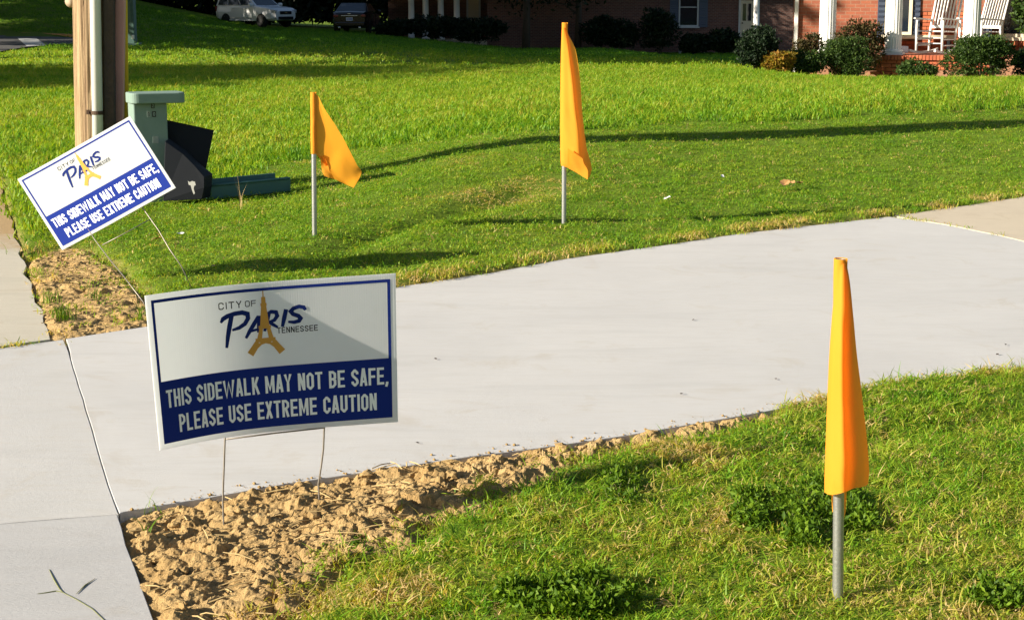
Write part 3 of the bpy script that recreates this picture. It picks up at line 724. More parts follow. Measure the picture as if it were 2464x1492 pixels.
def glyph(ch, t=.2, w=.46):
    c = .13
    if ch == 'I': return t, [([(t / 2, 0), (t / 2, 1)], 0)]
    if ch == ' ': return .22, []
    if ch == ',': return t, [([(t * .62, t), (t * .62, t * .4), (t * .2, -t * .9)], 0)]
    if ch == 'W': w *= 1.7
    if ch == 'M': w *= 1.32
    l, r, b, tp = arc_s(w, t, c); m = .5
    S = {
     'T': [([(0, tp), (w, tp)], 0), ([(w / 2, 0), (w / 2, 1 - t)], 0)],
     'H': [([(l, 0), (l, 1)], 0), ([(r, 0), (r, 1)], 0), ([(t, m), (w - t, m)], 0)],
     'S': [([(r, .70), (r, tp - c), (r - c, tp), (l + c, tp), (l, tp - c), (l, .68), (l + .04, .60), (r - .04, .40), (r, .32), (r, b + c), (r - c, b), (l + c, b), (l, b + c), (l, .30)], 0)],
     'D': [([(l, b), (l, tp), (r - c, tp), (r, tp - c), (r, b + c), (r - c, b)], 1)],
     'E': [([(l, 0), (l, 1)], 0), ([(t, tp), (w, tp)], 0), ([(t, m), (w * .93, m)], 0), ([(t, b), (w, b)], 0)],
     'F': [([(l, 0), (l, 1)], 0), ([(t, tp), (w, tp)], 0), ([(t, m), (w * .93, m)], 0)],
     'W': [([(l * .8, 1), (w * .27, .05), (w / 2, .85), (w * .73, .05), (w - l * .8, 1)], 0)],
     'A': [([(l * .8, 0), (w / 2 - t * .12, .96), (w / 2 + t * .12, .96), (w - l * .8, 0)], 0), ([(w * .28, .26), (w * .72, .26)], 0)],
     'L': [([(l, 0), (l, 1)], 0), ([(t, b), (w * .93, b)], 0)],
     'K': [([(l, 0), (l, 1)], 0), ([(t * .95, .42), (r + .02, 1)], 0), ([(w * .48, .56), (r + .04, 0)], 0)],
     'M': [([(l, 0), (l, 1)], 0), ([(r, 0), (r, 1)], 0), ([(l + .02, .94), (w / 2, .2), (r - .02, .94)], 0)],
     'Y': [([(l * .7, 1), (w / 2, .46), (w - l * .7, 1)], 0), ([(w / 2, 0), (w / 2, .5)], 0)],
     'N': [([(l, 0), (l, 1)], 0), ([(r, 0), (r, 1)], 0), ([(l + .02, .95), (r - .02, .05)], 0)],
     'O': [([(l, b + c), (l, tp - c), (l + c, tp), (r - c, tp), (r, tp - c), (r, b + c), (r - c, b), (l + c, b)], 1)],
     'B': [([(l, 0), (l, 1)], 0), ([(t, tp), (r - c, tp), (r, tp - c * .8), (r, .58), (r - c * .7, .52), (t, .52)], 0), ([(t, b), (r - c, b), (r, b + c), (r, .43), (r - c * .7, .50)], 0)],
     'P': [([(l, 0), (l, 1)], 0), ([(t, tp), (r - c, tp), (r, tp - c), (r, .52 + c * .5), (r - c, .46), (t, .46)], 0)],
     'R': [([(l, 0), (l, 1)], 0), ([(t, tp), (r - c, tp), (r, tp - c), (r, .54 + c * .5), (r - c, .48), (t, .48)], 0), ([(w * .52, .46), (r, 0)], 0)],
     'U': [([(l, 1), (l, b + c), (l + c, b), (r - c, b), (r, b + c), (r, 1)], 0)],
     'X': [([(l * .9, 0), (w - l * .9, 1)], 0), ([(l * .9, 1), (w - l * .9, 0)], 0)],
     'C': [([(r, .66), (r, tp - c), (r - c, tp), (l + c, tp), (l, tp - c), (l, b + c), (l + c, b), (r - c, b), (r, b + c), (r, .34)], 0)],
     '1': [([(w * .6, 0), (w * .6, 1), (w * .3, .85)], 0)],
     '2': [([(l, .75), (l, tp - c * .5), (l + c, tp), (r - c, tp), (r, tp - c), (r, .62), (l, b), (w, b)], 0)],
     '0': [([(l, b + c), (l, tp - c), (l + c, tp), (r - c, tp), (r, tp - c), (r, b + c), (r - c, b), (l + c, b)], 1)],
    }
    return w, S[ch]
def lettering(st, text, u0, u1, v0, v1, t=.2, w=.46, gap=.085, slant=0):
    tot = 0; items = []
    for ch in text:
        gw, g = glyph(ch, t, w); items.append((tot, g)); tot += gw + gap
    tot -= gap; sx = (u1 - u0) * st.ax / tot; sy = v1 - v0
    for x0, g in items:
        for pts, cl in g:
            st.stroke([(u0 * st.ax + (x0 + p[0]) * sx + slant * p[1] * sy, v0 + p[1] * sy) for p in pts], t * (sx * .45 + sy * .55), bool(cl))

def crop(x, y):                                  # measured off the front sign's face -> sign units
    return ((x - 118) / 1473 * 1.66, 1 - (y - (250 - 140 * (x - 105) / 1473)) / 890)
def build_sign(label, corners, bow, stakes, cross, group):
    TL, TR, BR, BL = corners; base = (Vector(stakes[0][-1]) + Vector(stakes[1][-1])) / 2
    root = thing('lawn_sign', label, 'sign', base, 0, group)
    n = ((TR - TL).cross(BL - TL)).normalized()
    if n.y > 0: n = -n
    def S(u, v, off):
        p = BL.lerp(BR, u).lerp(TL.lerp(TR, u), v)
        return p + n * (off - bow * math.sin(math.pi * min(1, max(0, u))) - .15 * bow * math.sin(2 * math.pi * u)) - base
    NU, NV = 40, 14; th = .0045
    mb = MB(); uv = []
    vs = []
    for k, off in ((0, 0), (1, -th)):
        for i in range(NU + 1):
            for j in range(NV + 1): vs.append(S(i / NU, j / NV, off)); uv.append(i / NU)
    def ix(k, i, j): return k * (NU + 1) * (NV + 1) + i * (NV + 1) + j
    fs = []
    for i in range(NU):
        for j in range(NV):
            fs.append((ix(0, i, j), ix(0, i + 1, j), ix(0, i + 1, j + 1), ix(0, i, j + 1))); fs.append((ix(1, i, j), ix(1, i, j + 1), ix(1, i + 1, j + 1), ix(1, i + 1, j)))
    for i in range(NU): fs.append((ix(0, i, 0), ix(1, i, 0), ix(1, i + 1, 0), ix(0, i + 1, 0))); fs.append((ix(0, i, NV), ix(0, i + 1, NV), ix(1, i + 1, NV), ix(1, i, NV)))
    for j in range(NV): fs.append((ix(0, 0, j), ix(0, 0, j + 1), ix(1, 0, j + 1), ix(1, 0, j))); fs.append((ix(0, NU, j), ix(1, NU, j), ix(1, NU, j + 1), ix(0, NU, j + 1)))
    mb.add(vs, fs); o = mb.build('panel', M['sign'], root)
    a = o.data.attributes.new('uvx', 'FLOAT', 'POINT'); a.data.foreach_set('value', uv)
    def put(name, st, m, lay, parent=root, cut=.06):
        bm = bmesh.new(); vv = [bm.verts.new((p[0], p[1], p[2])) for p in st.v]
        for f in st.f:
            try: bm.faces.new([vv[i] for i in f])
            except ValueError: pass
        # cut long faces so that they follow the curve of the sheet
        bmesh.ops.triangulate(bm, faces=bm.faces)
        for _ in range(4):
            es = [e for e in bm.edges if abs(e.verts[0].co.x - e.verts[1].co.x) > cut]
            if not es: break
            bmesh.ops.subdivide_edges(bm, edges=es, cuts=1, use_grid_fill=False); bmesh.ops.triangulate(bm, faces=bm.faces)
        for v in bm.verts: v.co = S(v.co.x / 1.66, v.co.y, lay + v.co.z)
        me = bpy.data.meshes.new(name); bm.to_mesh(me); bm.free(); me.materials.append(m)
        ob = bpy.data.objects.new(name, me); C.objects.link(ob); ob.parent = parent
        return ob
    A = 1.66; ins, bt = .022, .014
    st = Strokes(); x0, x1, y0, y1 = ins * A, A - ins * A, .035, 1 - .035
    q = [(x0, y0), (x0, y1), (x1, y1), (x1, y0)]
    yb = .437
    st.poly([(x0, y0), (x1, y0), (x1, yb), (x0, yb)])
    put('blue_field', st, M['ink'], .0006)
    st = Strokes(); bw = .02
    st.poly([(x0, yb), (x0 + bw, yb), (x0 + bw, y1 - bw), (x0, y1)]); st.poly([(x1 - bw, yb), (x1, yb), (x1, y1), (x1 - bw, y1 - bw)]); st.poly([(x0, y1), (x0 + bw, y1 - bw), (x1 - bw, y1 - bw), (x1, y1)])
    put('border_line', st, M['ink'], .0006)
    st = Strokes(); lettering(st, 'THIS SIDEWALK MAY NOT BE SAFE,', .050, .962, .262, .378, t=.148, w=.44, gap=.095)
    put('warning_text', st, M['white_ink'], .0012)
    st = Strokes(); lettering(st, 'PLEASE USE EXTREME CAUTION', .098, .915, .092, .208, t=.148, w=.44, gap=.095)
    put('warning_text', st, M['white_ink'], .0012)
    logo = Strokes(); k = lambda L: [crop(*p) for p in L]; u = 1 / 890
    logo.stroke(k([(578, 418), (592, 396), (620, 380), (665, 365), (712, 358), (742, 366), (744, 392), (724, 424), (688, 448), (645, 462)]), [14 * u, 26 * u, 27 * u, 26 * u, 27 * u, 28 * u, 26 * u, 25 * u, 22 * u, 14 * u])
    logo.stroke(k([(648, 372), (630, 440), (616, 500), (604, 566)]), [27 * u, 30 * u, 27 * u, 17 * u])
    logo.stroke(k([(724, 510), (748, 470), (778, 424), (806, 380)]), [16 * u, 24 * u, 25 * u, 22 * u])
    logo.stroke(k([(812, 376), (806, 430), (800, 476)]), [24 * u, 25 * u, 16 * u])
    logo.stroke(k([(748, 470), (800, 456)]), 15 * u)
    logo.stroke(k([(866, 362), (852, 415), (836, 468)]), [24 * u, 25 * u, 16 * u])
    logo.stroke(k([(846, 372), (880, 352), (908, 354), (914, 376), (896, 402), (862, 416)]), [16 * u, 22 * u, 23 * u, 23 * u, 20 * u, 16 * u])
    logo.stroke(k([(868, 414), (888, 428), (914, 444)]), [20 * u, 20 * u, 14 * u])
    logo.stroke(k([(966, 336), (953, 388), (940, 440)]), [24 * u, 26 * u, 18 * u])
    logo.stroke(k([(1076, 338), (1066, 322), (1040, 318), (1008, 330), (992, 348), (1004, 364), (1034, 374), (1046, 388), (1036, 404), (1008, 412), (974, 410)]), [16 * u, 22 * u, 23 * u, 23 * u, 24 * u, 24 * u, 24 * u, 24 * u, 23 * u, 21 * u, 13 * u])
    put('logo_name', logo, M['navy'], .0012)
    tw = Strokes()
    X = lambda d, v: ((.489 * A + d), v)
    tw.poly([X(-.004, .905), X(.004, .905), X(.003, .945), X(-.003, .945)])
    tw.poly([X(-.015, .862), X(.015, .862), X(.013, .905), X(-.013, .905)])
    tw.poly([X(-.020, .845), X(.020, .845), X(.020, .864), X(-.020, .864)])
    tw.poly([X(-.030, .715), X(.030, .715), X(.017, .845), X(-.017, .845)])
    tw.poly([X(-.040, .695), X(.040, .695), X(.040, .716), X(-.040, .716)])
    tw.poly([X(-.054, .632), X(-.022, .632), X(-.012, .696), X(-.036, .696)]); tw.poly([X(.022, .632), X(.054, .632), X(.036, .696), X(.012, .696)])
    tw.poly([X(-.066, .606), X(.066, .606), X(.066, .633), X(-.066, .633)])
    tw.stroke([X(-.106, .532), X(-.074, .574), X(-.052, .608)], [.047, .042, .036]); tw.stroke([X(.106, .532), X(.074, .574), X(.052, .608)], [.047, .042, .036])
    tw.stroke([X(-.058, .575), X(-.030, .598), X(0, .604), X(.030, .598), X(.058, .575)], [.018, .017, .014, .017, .018])
    put('logo_tower', tw, M['gold'], .0018)
    st = Strokes()
    lettering(st, 'CITY', .307, .403, .846, .892, t=.13, w=.62, gap=.2); lettering(st, 'OF', .416, .460, .848, .888, t=.13, w=.75, gap=.2)
    put('logo_lettering', st, M['black_ink'], .0012); st = Strokes()
    lettering(st, 'TENNESSEE', .537, .694, .655, .694, t=.14, w=.55, gap=.14)
    put('logo_lettering', st, M['black_ink'], .0012)
    for L in stakes:
        MB().tube([Vector(p) - base for p in L], .0024, 8).build('wire_leg', M['wire'], root, True)
    MB().tube([Vector(p) - base for p in cross], .0022, 8).build('wire_crossbar', M['wire'], root, True)
    return root
# front sign: the left edge is nearer
Yl, Yr = 3.885, 4.215
b1, b2 = gp(541, 1312), gp(775, 1262)
c1, c2 = at(541, 1000, 4.02), at(780, 1000, 4.10)
def wire(px, Y0, Y1):
    n = len(px); return [at(x, y, Y0 + (Y1 - Y0) * i / (n - 1)) for i, (x, y) in enumerate(px)]
yb1, yb2 = gp(541, 1300).y, gp(773, 1255).y
w1 = wire([(542, 1010), (541, 1060), (539, 1120), (537, 1170), (536, 1210), (538, 1255), (541, 1320)], 4.085, yb1)
w2 = wire([(779, 990), (780, 1030), (778, 1080), (773, 1120), (766, 1165), (768, 1200), (773, 1275)], 4.215, yb2)
build_sign('white and blue caution lawn sign standing upright in the bare clay, nearest the camera',
    [at(349, 712, Yl), at(952, 658, Yr), at(957.5, 1015, Yr - .02), at(385, 1084, Yl - .02)], .07, [w1, w2], [at(541, 1057, 4.085), at(660, 1042, 4.14), at(780, 1029, 4.205)], 'city caution lawn signs')
# far sign: tipped over to the left
g1, g2 = gp(366, 757), gp(468, 694)
w1 = [at(205, 540, 7.62), at(228, 577, 7.58), at(262, 622, 7.42), at(300, 668, 7.25), at(345, 727, 7.05), g1 + Vector((0, 0, -.03))]
w2 = [at(318, 468, 7.66), at(345, 503, 7.6), at(382, 555, 7.52), at(408, 600, 7.45), at(436, 640, 7.4), g2 + Vector((0, 0, -.03))]
build_sign('white and blue caution lawn sign tipped sideways on its wire stakes by the utility pole',
    [at(42, 432, 7.78), at(312.5, 280, 7.74), at(422.5, 452, 7.56), at(149.5, 602, 7.60)], .004, [w1, w2], [at(246, 590, 7.52), at(300, 562, 7.55), at(363, 527, 7.57)], 'city caution lawn signs')

# ------------------------------------------------------------------ three orange marker flags
def pole(name, top, bot, r, root, base, m='galv'):
    mb = MB(); d = (Vector(top) - Vector(bot))
    mb.tube([Vector(bot) - base - d.normalized() * .06, Vector(top) - base], r, 20, False)
    mb.tube([Vector(top) - base, Vector(bot) - base], r * .86, 20, False)
    return mb.build(name, M[m], root, True)
def catmull(P, s):
    n = len(P) - 1; x = min(max(s, 0), 1) * n; i = min(int(x), n - 1); t = x - i
    p0, p1, p2, p3 = P[max(i - 1, 0)], P[i], P[i + 1], P[min(i + 2, n)]
    return tuple(.5 * ((2 * b) + (-a + c) * t + (2 * a - 5 * b + 4 * c - d) * t * t + (-a + 3 * b - 3 * c + d) * t ** 3) for a, b, c, d in zip(p0, p1, p2, p3))
def sheet(name, rows, root, base, ns=22, nt=44):  # rows: rings of (px, py, Y) control points from top to bottom
    G = []
    for t in range(nt + 1):
        ctl = [catmull([r[k] for r in rows], t / nt) for k in range(len(rows[0]))]
        row = []
        for s in range(ns + 1):
            p = at(*catmull(ctl, s / ns)) - base; k = min(1, t / nt * 2.5) * min(1, 4 * s / ns)
            w = mnoise.noise(Vector((p.x * 22, p.z * 5, 3.1 + base.x))) * .007 + mnoise.noise(Vector((p.x * 40 + p.z * 18, p.z * 14, 7.7))) * .003
            row.append(p + Vector((0, w * k, w * .25 * k)))
        G.append(row)
    return MB().grid(G).build(name, M['flag'], root, True)
def sleeve(root, base, top, bot, r, t0, t1, seed=0):
    G = []
    for i in range(25):
        t = t0 + (t1 - t0) * i / 24; c = Vector(top).lerp(Vector(bot), t) - base; row = []
        for k in range(25):
            a = 2 * math.pi * k / 24
            q = r * (1.12 + .10 * mnoise.noise(Vector((math.cos(a) * 1.5, math.sin(a) * 1.5, i * .33 + seed))))
            row.append(c + Vector((math.cos(a) * q, math.sin(a) * q, 0)))
        G.append(row)
    return MB().grid(G).build('sleeve', M['flag'], root, True)
# left flag
gb = gp(757, 568); Y = gb.y; top = at(754, 224, Y); base = gb.copy()
f1 = thing('marker_flag', 'orange marker flag blown out to the right of its pole, nearest the utility pole', 'flag', base, 0, 'orange marker flags')
pole('pole', top, gb, .0135, f1, base); sleeve(f1, base, top + Vector((0, 0, .003)), gb, .0145, 0, .425, 1)
sheet('cloth', [[(760, 228, Y), (762, 229, Y + .01), (764, 230, Y + .02), (766, 232, Y + .03)],
                [(761, 262, Y), (768, 264, Y + .03), (775, 264, Y + .05), (782, 264, Y + .09)],
                [(761, 310, Y), (778, 316, Y + .03), (795, 312, Y + .09), (811, 308, Y + .15)],
                [(761, 352, Y), (785, 370, Y + .05), (812, 358, Y + .12), (836, 352, Y + .20)],
                [(761, 371, Y), (790, 396, Y + .05), (822, 390, Y + .16), (859, 397, Y + .24)],
                [(764, 373, Y + .005), (793, 410, Y + .07), (832, 432, Y + .16), (870, 416, Y + .24)],
                [(776, 378, Y + .02), (797, 424, Y + .09), (836, 445, Y + .18), (851, 453, Y + .22)]], f1, base)
sheet('cloth_underside', [[(771, 372, Y + .03), (778, 374, Y + .035), (786, 376, Y + .03), (793, 380, Y + .03)],
                [(772, 392, Y + .045), (779, 392, Y + .05), (786, 393, Y + .045), (793, 396, Y + .04)],
                [(775, 412, Y + .055), (781, 412, Y + .05), (788, 411, Y + .05), (796, 414, Y + .05)],
                [(780, 424, Y + .05), (788, 427, Y + .055), (796, 429, Y + .06), (806, 432, Y + .08)]], f1, base, 8, 12)
# middle flag
gb = gp(1357, 538); Y = gb.y; top = at(1359, 57, Y); base = gb.copy()
f2 = thing('marker_flag', 'tall orange marker flag hanging limp on the lawn in the middle, its tail curling right', 'flag', base, 0, 'orange marker flags')
pole('pole', top, gb, .0135, f2, base); sleeve(f2, base, top + Vector((0, 0, .004)), gb, .0150, 0, .70, 3)
sheet('cloth', [[(1352, 66, Y - .016), (1354, 66, Y - .022), (1357, 68, Y - .024), (1362, 74, Y - .020), (1366, 80, Y - .01), (1367, 84, Y + .01)],
                [(1350, 120, Y - .014), (1354, 120, Y - .026), (1361, 121, Y - .034), (1369, 122, Y - .036), (1375, 122, Y - .004), (1385, 122, Y + .05)],
                [(1349, 190, Y - .01), (1355, 190, Y - .030), (1366, 192, Y - .042), (1378, 194, Y - .050), (1386, 194, Y - .006), (1396, 196, Y + .06)],
                [(1348, 270, Y - .008), (1356, 270, Y - .034), (1370, 272, Y - .046), (1386, 274, Y - .060), (1394, 276, Y - .012), (1402, 278, Y + .05)],
                [(1348, 340, Y - .006), (1356, 340, Y - .030), (1370, 342, Y - .05), (1392, 350, Y - .066), (1402, 352, Y - .03), (1411, 352, Y + .02)],
                [(1349, 385, Y - .004), (1357, 388, Y - .026), (1372, 392, Y - .04), (1394, 400, Y - .06), (1410, 398, Y - .04), (1421, 390, Y - .01)],
                [(1350, 399, Y - .004), (1360, 402, Y - .02), (1376, 408, Y - .03), (1398, 420, Y - .05), (1416, 428, Y - .04), (1424, 408, Y - .01)]], f2, base, 30, 50)
sheet('turned_corner', [[(1366, 357, Y - .078), (1376, 364, Y - .080), (1388, 372, Y - .082), (1402, 382, Y - .082)],
                [(1366, 377, Y - .062), (1378, 382, Y - .066), (1390, 388, Y - .07), (1405, 394, Y - .078)],
                [(1366, 397, Y - .048), (1380, 402, Y - .052), (1394, 408, Y - .06), (1414, 410, Y - .072)],
                [(1370, 407, Y - .046), (1384, 414, Y - .05), (1400, 424, Y - .062), (1414, 432, Y - .07)]], f2, base, 10, 14)
# right flag, closest
gb = gp(2016, 1442); Y = gb.y; top = at(2022.5, 624, Y); base = gb.copy()
f3 = thing('marker_flag', 'orange marker flag folded close round its pole in the foreground grass at the right', 'flag', base, 0, 'orange marker flags')
pole('pole', top, gb, .0118, f3, base); sleeve(f3, base, top + Vector((0, 0, .0015)), gb, .0130, 0, .66, 5)
rr = [[(2008.5, 640, Y), (2012, 640, Y - .010), (2019, 640, Y - .014), (2027, 636, Y - .015), (2033, 634, Y - .013), (2036, 634, Y - .004), (2037, 634, Y + .005), (2035, 634, Y + .012)],
      [(2008, 700, Y), (2012, 698, Y - .012), (2019, 692, Y - .018), (2027, 680, Y - .024), (2036, 680, Y - .021), (2043, 680, Y - .006), (2045, 680, Y + .010), (2038, 680, Y + .025)],
      [(2002, 760, Y), (2008, 760, Y - .014), (2017, 760, Y - .024), (2028, 758, Y - .031), (2040, 757, Y - .024), (2050, 757, Y - .004), (2053, 757, Y + .012), (2044, 757, Y + .035)],
      [(1995, 860, Y + .006), (2002, 860, Y - .016), (2013, 860, Y - .030), (2028, 860, Y - .040), (2044, 860, Y - .018), (2056, 858, Y + .004), (2063, 858, Y + .024), (2050, 858, Y + .045)],
      [(1990, 980, Y + .008), (1998, 980, Y - .018), (2011, 980, Y - .034), (2030, 980, Y - .048), (2050, 978, Y - .016), (2066, 976, Y + .014), (2077, 976, Y + .036), (2058, 976, Y + .060)],
      [(1986, 1090, Y + .010), (1995, 1090, Y - .018), (2009, 1090, Y - .036), (2032, 1088, Y - .052), (2055, 1084, Y - .016), (2074, 1080, Y + .020), (2088, 1078, Y + .044), (2064, 1078, Y + .065)],
      [(1984, 1150, Y + .010), (1994, 1150, Y - .018), (2008, 1150, Y - .036), (2033, 1148, Y - .052), (2057, 1140, Y - .014), (2077, 1134, Y + .022), (2091, 1130, Y + .046), (2066, 1132, Y + .065)],
      [(1984, 1184, Y + .010), (1994, 1188, Y - .018), (2008, 1187, Y - .034), (2033, 1182, Y - .050), (2057, 1176, Y - .012), (2077, 1170, Y + .022), (2089, 1164, Y + .046), (2066, 1166, Y + .065)]]
sheet('cloth', rr, f3, base, 40, 60)
sheet('cloth_tail', [[(2000, 1176, Y + .02), (2006, 1180, Y + .028), (2014, 1182, Y + .032)], [(2001, 1205, Y + .016), (2007, 1203, Y + .024), (2016, 1198, Y + .03)], [(2003, 1232, Y + .01), (2006, 1222, Y + .016), (2010, 1212, Y + .02)]], f3, base, 6, 8)
sheet('cloth_tail', [[(2028, 1176, Y + .012), (2032, 1178, Y + .02), (2037, 1180, Y + .024)], [(2029, 1212, Y + .010), (2033, 1214, Y + .016), (2037, 1212, Y + .02)], [(2030, 1256, Y + .008), (2032, 1246, Y + .012), (2036, 1230, Y + .016)]], f3, base, 6, 8)

# ------------------------------------------------------------------ utility pole with its risers
pb = gp(232, 462); YP = pb.y; s_ = YP / F
px_ = lambda x: at(x, 300, YP).x
rx = (px_(288) - px_(177)) / 2; pc = Vector(((px_(288) + px_(177)) / 2, YP, zz(px_(232), YP)))
up = thing('utility_pole', 'weathered brown wooden utility pole with white conduit strapped to its face', 'utility pole', pc)
up.rotation_euler = (0, R(1.5), 0)
def pole_mesh():
    NA, NZ = 150, 90; G = []
    for j in range(NZ + 1):
        z = -.05 + 9.3 * (j / NZ) ** 1.7; row = []
        for k in range(NA + 1):
            a = 2 * math.pi * (k % NA) / NA
            s = np.array([math.cos(a) * 7]); t = np.array([math.sin(a) * 7 + z * .18])
            n1 = float(pn(s, t, 3)[0]); n2 = float(pn(s * 3, t * 3, 7)[0]); 
            r = rx * (1 - .012 * z) - .014 * max(0, .16 - abs(n1)) / .16 * (1 if n2 > -.2 else .3) - .004 * abs(n2)
            row.append(Vector((math.cos(a) * r, math.sin(a) * r, z)))
        G.append(row)
    return MB().grid(G)
pole_mesh().build('trunk', M['wood'], up, True)
def riser(name, xt, xb, yo, r, m, z0=0, z1=5.5, sect='tube'):
    a = Vector((at(xt, 300, YP + yo).x - pc.x, yo, at(0, 0, YP).z - pc.z)); b = Vector((at(xb, 300, YP + yo).x - pc.x, yo, at(0, 345, YP).z - pc.z))
    d = (a - b) / (a.z - b.z); p0 = b + d * (z0 - b.z); p1 = b + d * (z1 - b.z)
    mb = MB()
    if sect == 'tube': mb.tube([p0, p1], r, 20)
    else: mb.beam(p0, p1, r * 2, r * 1.5)
    return mb.build(name, m, up, sect == 'tube', bevel=0 if sect == 'tube' else .006)
riser('conduit', 230.5, 230.5, -rx - .028, .0355, M['pvc'])
riser('shade_strip', 264, 260, -rx * .93, .034, M['bark'], sect='box')  # dark strip added for the shade and dark wood right of the conduit
riser('cable_guard', 291, 280, -.075, .031, M['pink'], sect='box')
riser('yellow_guard', 297, 296, .00, .028, M['yellow'])
zb = at(0, 267, YP).z - pc.z; cx = at(230.5, 300, YP - rx - .028).x - pc.x
mb = MB(); mb.lathe([(.0375, -.012), (.041, -.012), (.041, .012), (.0375, .012)], (cx, -rx - .028, zb), 20)
mb.box((cx - .055, -rx - .006, zb), (.045, .012, .03)); mb.box((cx + .055, -rx - .006, zb), (.05, .012, .03)); mb.lathe([(.008, -.012), (.008, .012)], (cx - .062, -rx - .016, zb), 8, 'y')
mb.build('strap', M['rust'], up)
zb = at(0, 6, YP).z - pc.z
mb = MB(); mb.lathe([(.0, 0), (.03, .006), (.04, .03), (.038, .07), (.03, .08)], (-rx - .004, -.06, zb), 14, 'y'); mb.box((-rx + .01, -.02, zb + .03), (.05, .06, .10))
mb.build('bracket', M['edging'], up, True)

# ------------------------------------------------------------------ telephone pedestal and what lies by it
YD = 10.7
gpz = zz(at(350, 480, YD).x, YD)
xl, xr = at(303, 350, YD).x, at(397, 350, YD).x; wd = xr - xl; pcn = Vector(((xl + xr) / 2, YD + .10, gpz))
pd = thing('cable_pedestal', 'grey green plastic cable pedestal with a flat overhanging cap beside the utility pole', 'pedestal', pcn, R(24))
wd = (wd - .16 * .41) / .91 + .012
ztop = at(0, 250, YD).z - gpz
MB().box((0, 0, ztop / 2 - .02), (wd, .18, ztop + .04)).build('body', M['ped'], pd, bevel=.008)
z0, z1 = at(0, 250, YD).z - gpz, at(0, 224, YD).z - gpz; x0, x1 = at(301, 240, YD).x - pcn.x, at(436, 240, YD).x - pcn.x
mb = MB(); cxm = (x0 + x1) / 2; w2 = (x1 - x0) / 2
def rrect(w, d, r, n=5):
    P = []
    for sx, sy, a0 in ((1, 1, 0), (-1, 1, 90), (-1, -1, 180), (1, -1, 270)):
        for k in range(n + 1): a = R(a0 + 90 * k / n); P.append((sx * (w - r) + r * math.cos(a), sy * (d - r) + r * math.sin(a)))
    return P
pr = [(.046 + x, y - .03) for x, y in rrect(w2 * .97, .115, .045)]
mb.prism(pr, z0 + .001, z1); mb.build('cap', M['ped'], pd, bevel=.007)
for dg, xa, xb, ya, yb_ in (('2', 352.5, 360.5, 249.5, 262), ('1', 343, 350.5, 269, 283), ('0', 355, 364, 269, 283)):
    p = at(xa - 4, yb_, YD) - pcn; q = at(xb - 4, ya, YD) - pcn; y = -.1035
    if dg != '1' or True:
        MB().box(((p.x + q.x) / 2, -.091, (p.z + q.z) / 2), (q.x - p.x, .002, q.z - p.z)).build('number_tile', M['decal'] if dg != '1' else M['sticker'], pd)
    st = Strokes(); wd_, g = glyph(dg, .22, .55)
    sx, sz = (q.x - p.x) * .6, (q.z - p.z) * .7
    for pts, cl in g: st.stroke([(p.x + (q.x - p.x) * .2 + a / .55 * sx, p.z + (q.z - p.z) * .15 + b * sz) for a, b in pts], .22 * sz * .8, bool(cl))
    mb = MB(); mb.add([(v[0], -.0928 - v[2], v[1]) for v in st.v], st.f); mb.build('number', M['digit'] if dg != '1' else M['decal'], pd)
p = at(353, 346, YD) - pcn; q = at(366, 330, YD) - pcn
MB().box(((p.x + q.x) / 2, -.091, (p.z + q.z) / 2), (q.x - p.x, .002, q.z - p.z)).build('label_plate', M['sticker'], pd)
# leaning black plate and the dark boxy cover in front of it
a, b, c, d = at(396, 288, 10.92), at(515, 314, 10.98), at(489, 438, 10.86), at(384, 482, 10.80)
n = (b - a).cross(d - a).normalized() * .012; cen = (c + d) / 2; cen.z = zz(cen.x, cen.y)
mb = MB(); vs = [a, b, c, d] + [p + n * (1 if n.y > 0 else -1) for p in (a, b, c, d)]
mb.add(vs, [(0, 1, 2, 3), (7, 6, 5, 4), (0, 4, 5, 1), (1, 5, 6, 2), (2, 6, 7, 3), (3, 7, 4, 0)])
tag(mb.build('black_panel', M['black'], None, off=cen), 'flat black plastic panel leaning at an angle beside the grey green pedestal', 'panel')
front = [at(397, 340, 10.66), at(440, 370, 10.66), at(468, 398, 10.64), at(492, 426, 10.62), at(490, 452, 10.6), at(486, 480, 10.6), at(392, 485, 10.58)]
back = [p + Vector((.03 * (i > 2), .13, .006 * (i < 4))) for i, p in enumerate(front)]
cen = Vector((sum(p.x for p in front) / 7, 10.66, zz(-2.1, 10.66)))
mb = MB(); k = len(front); mb.add(front + back, [tuple(range(k)), tuple(range(2 * k - 1, k - 1, -1))] + [(i, k + i, k + (i + 1) % k, (i + 1) % k) for i in range(k)])
hd = thing('cover_box', 'dark grey plastic cover with a sloping top and a white scuff, resting against the pedestal', 'cover', cen)
ob = mb.build('shell', M['dark_plastic'], hd, off=cen, bevel=.004)
mb = MB()
pts = [at(x, y, 10.55) - cen for x, y in ((452, 436), (457, 439), (462, 436), (469, 438), (471, 446), (467, 448), (466, 455), (469, 466), (466, 468), (462, 458), (459, 447), (454, 445))]
mb.add(pts, [tuple(range(12))])
mb.build('scuff_mark', M['scuff'], hd)
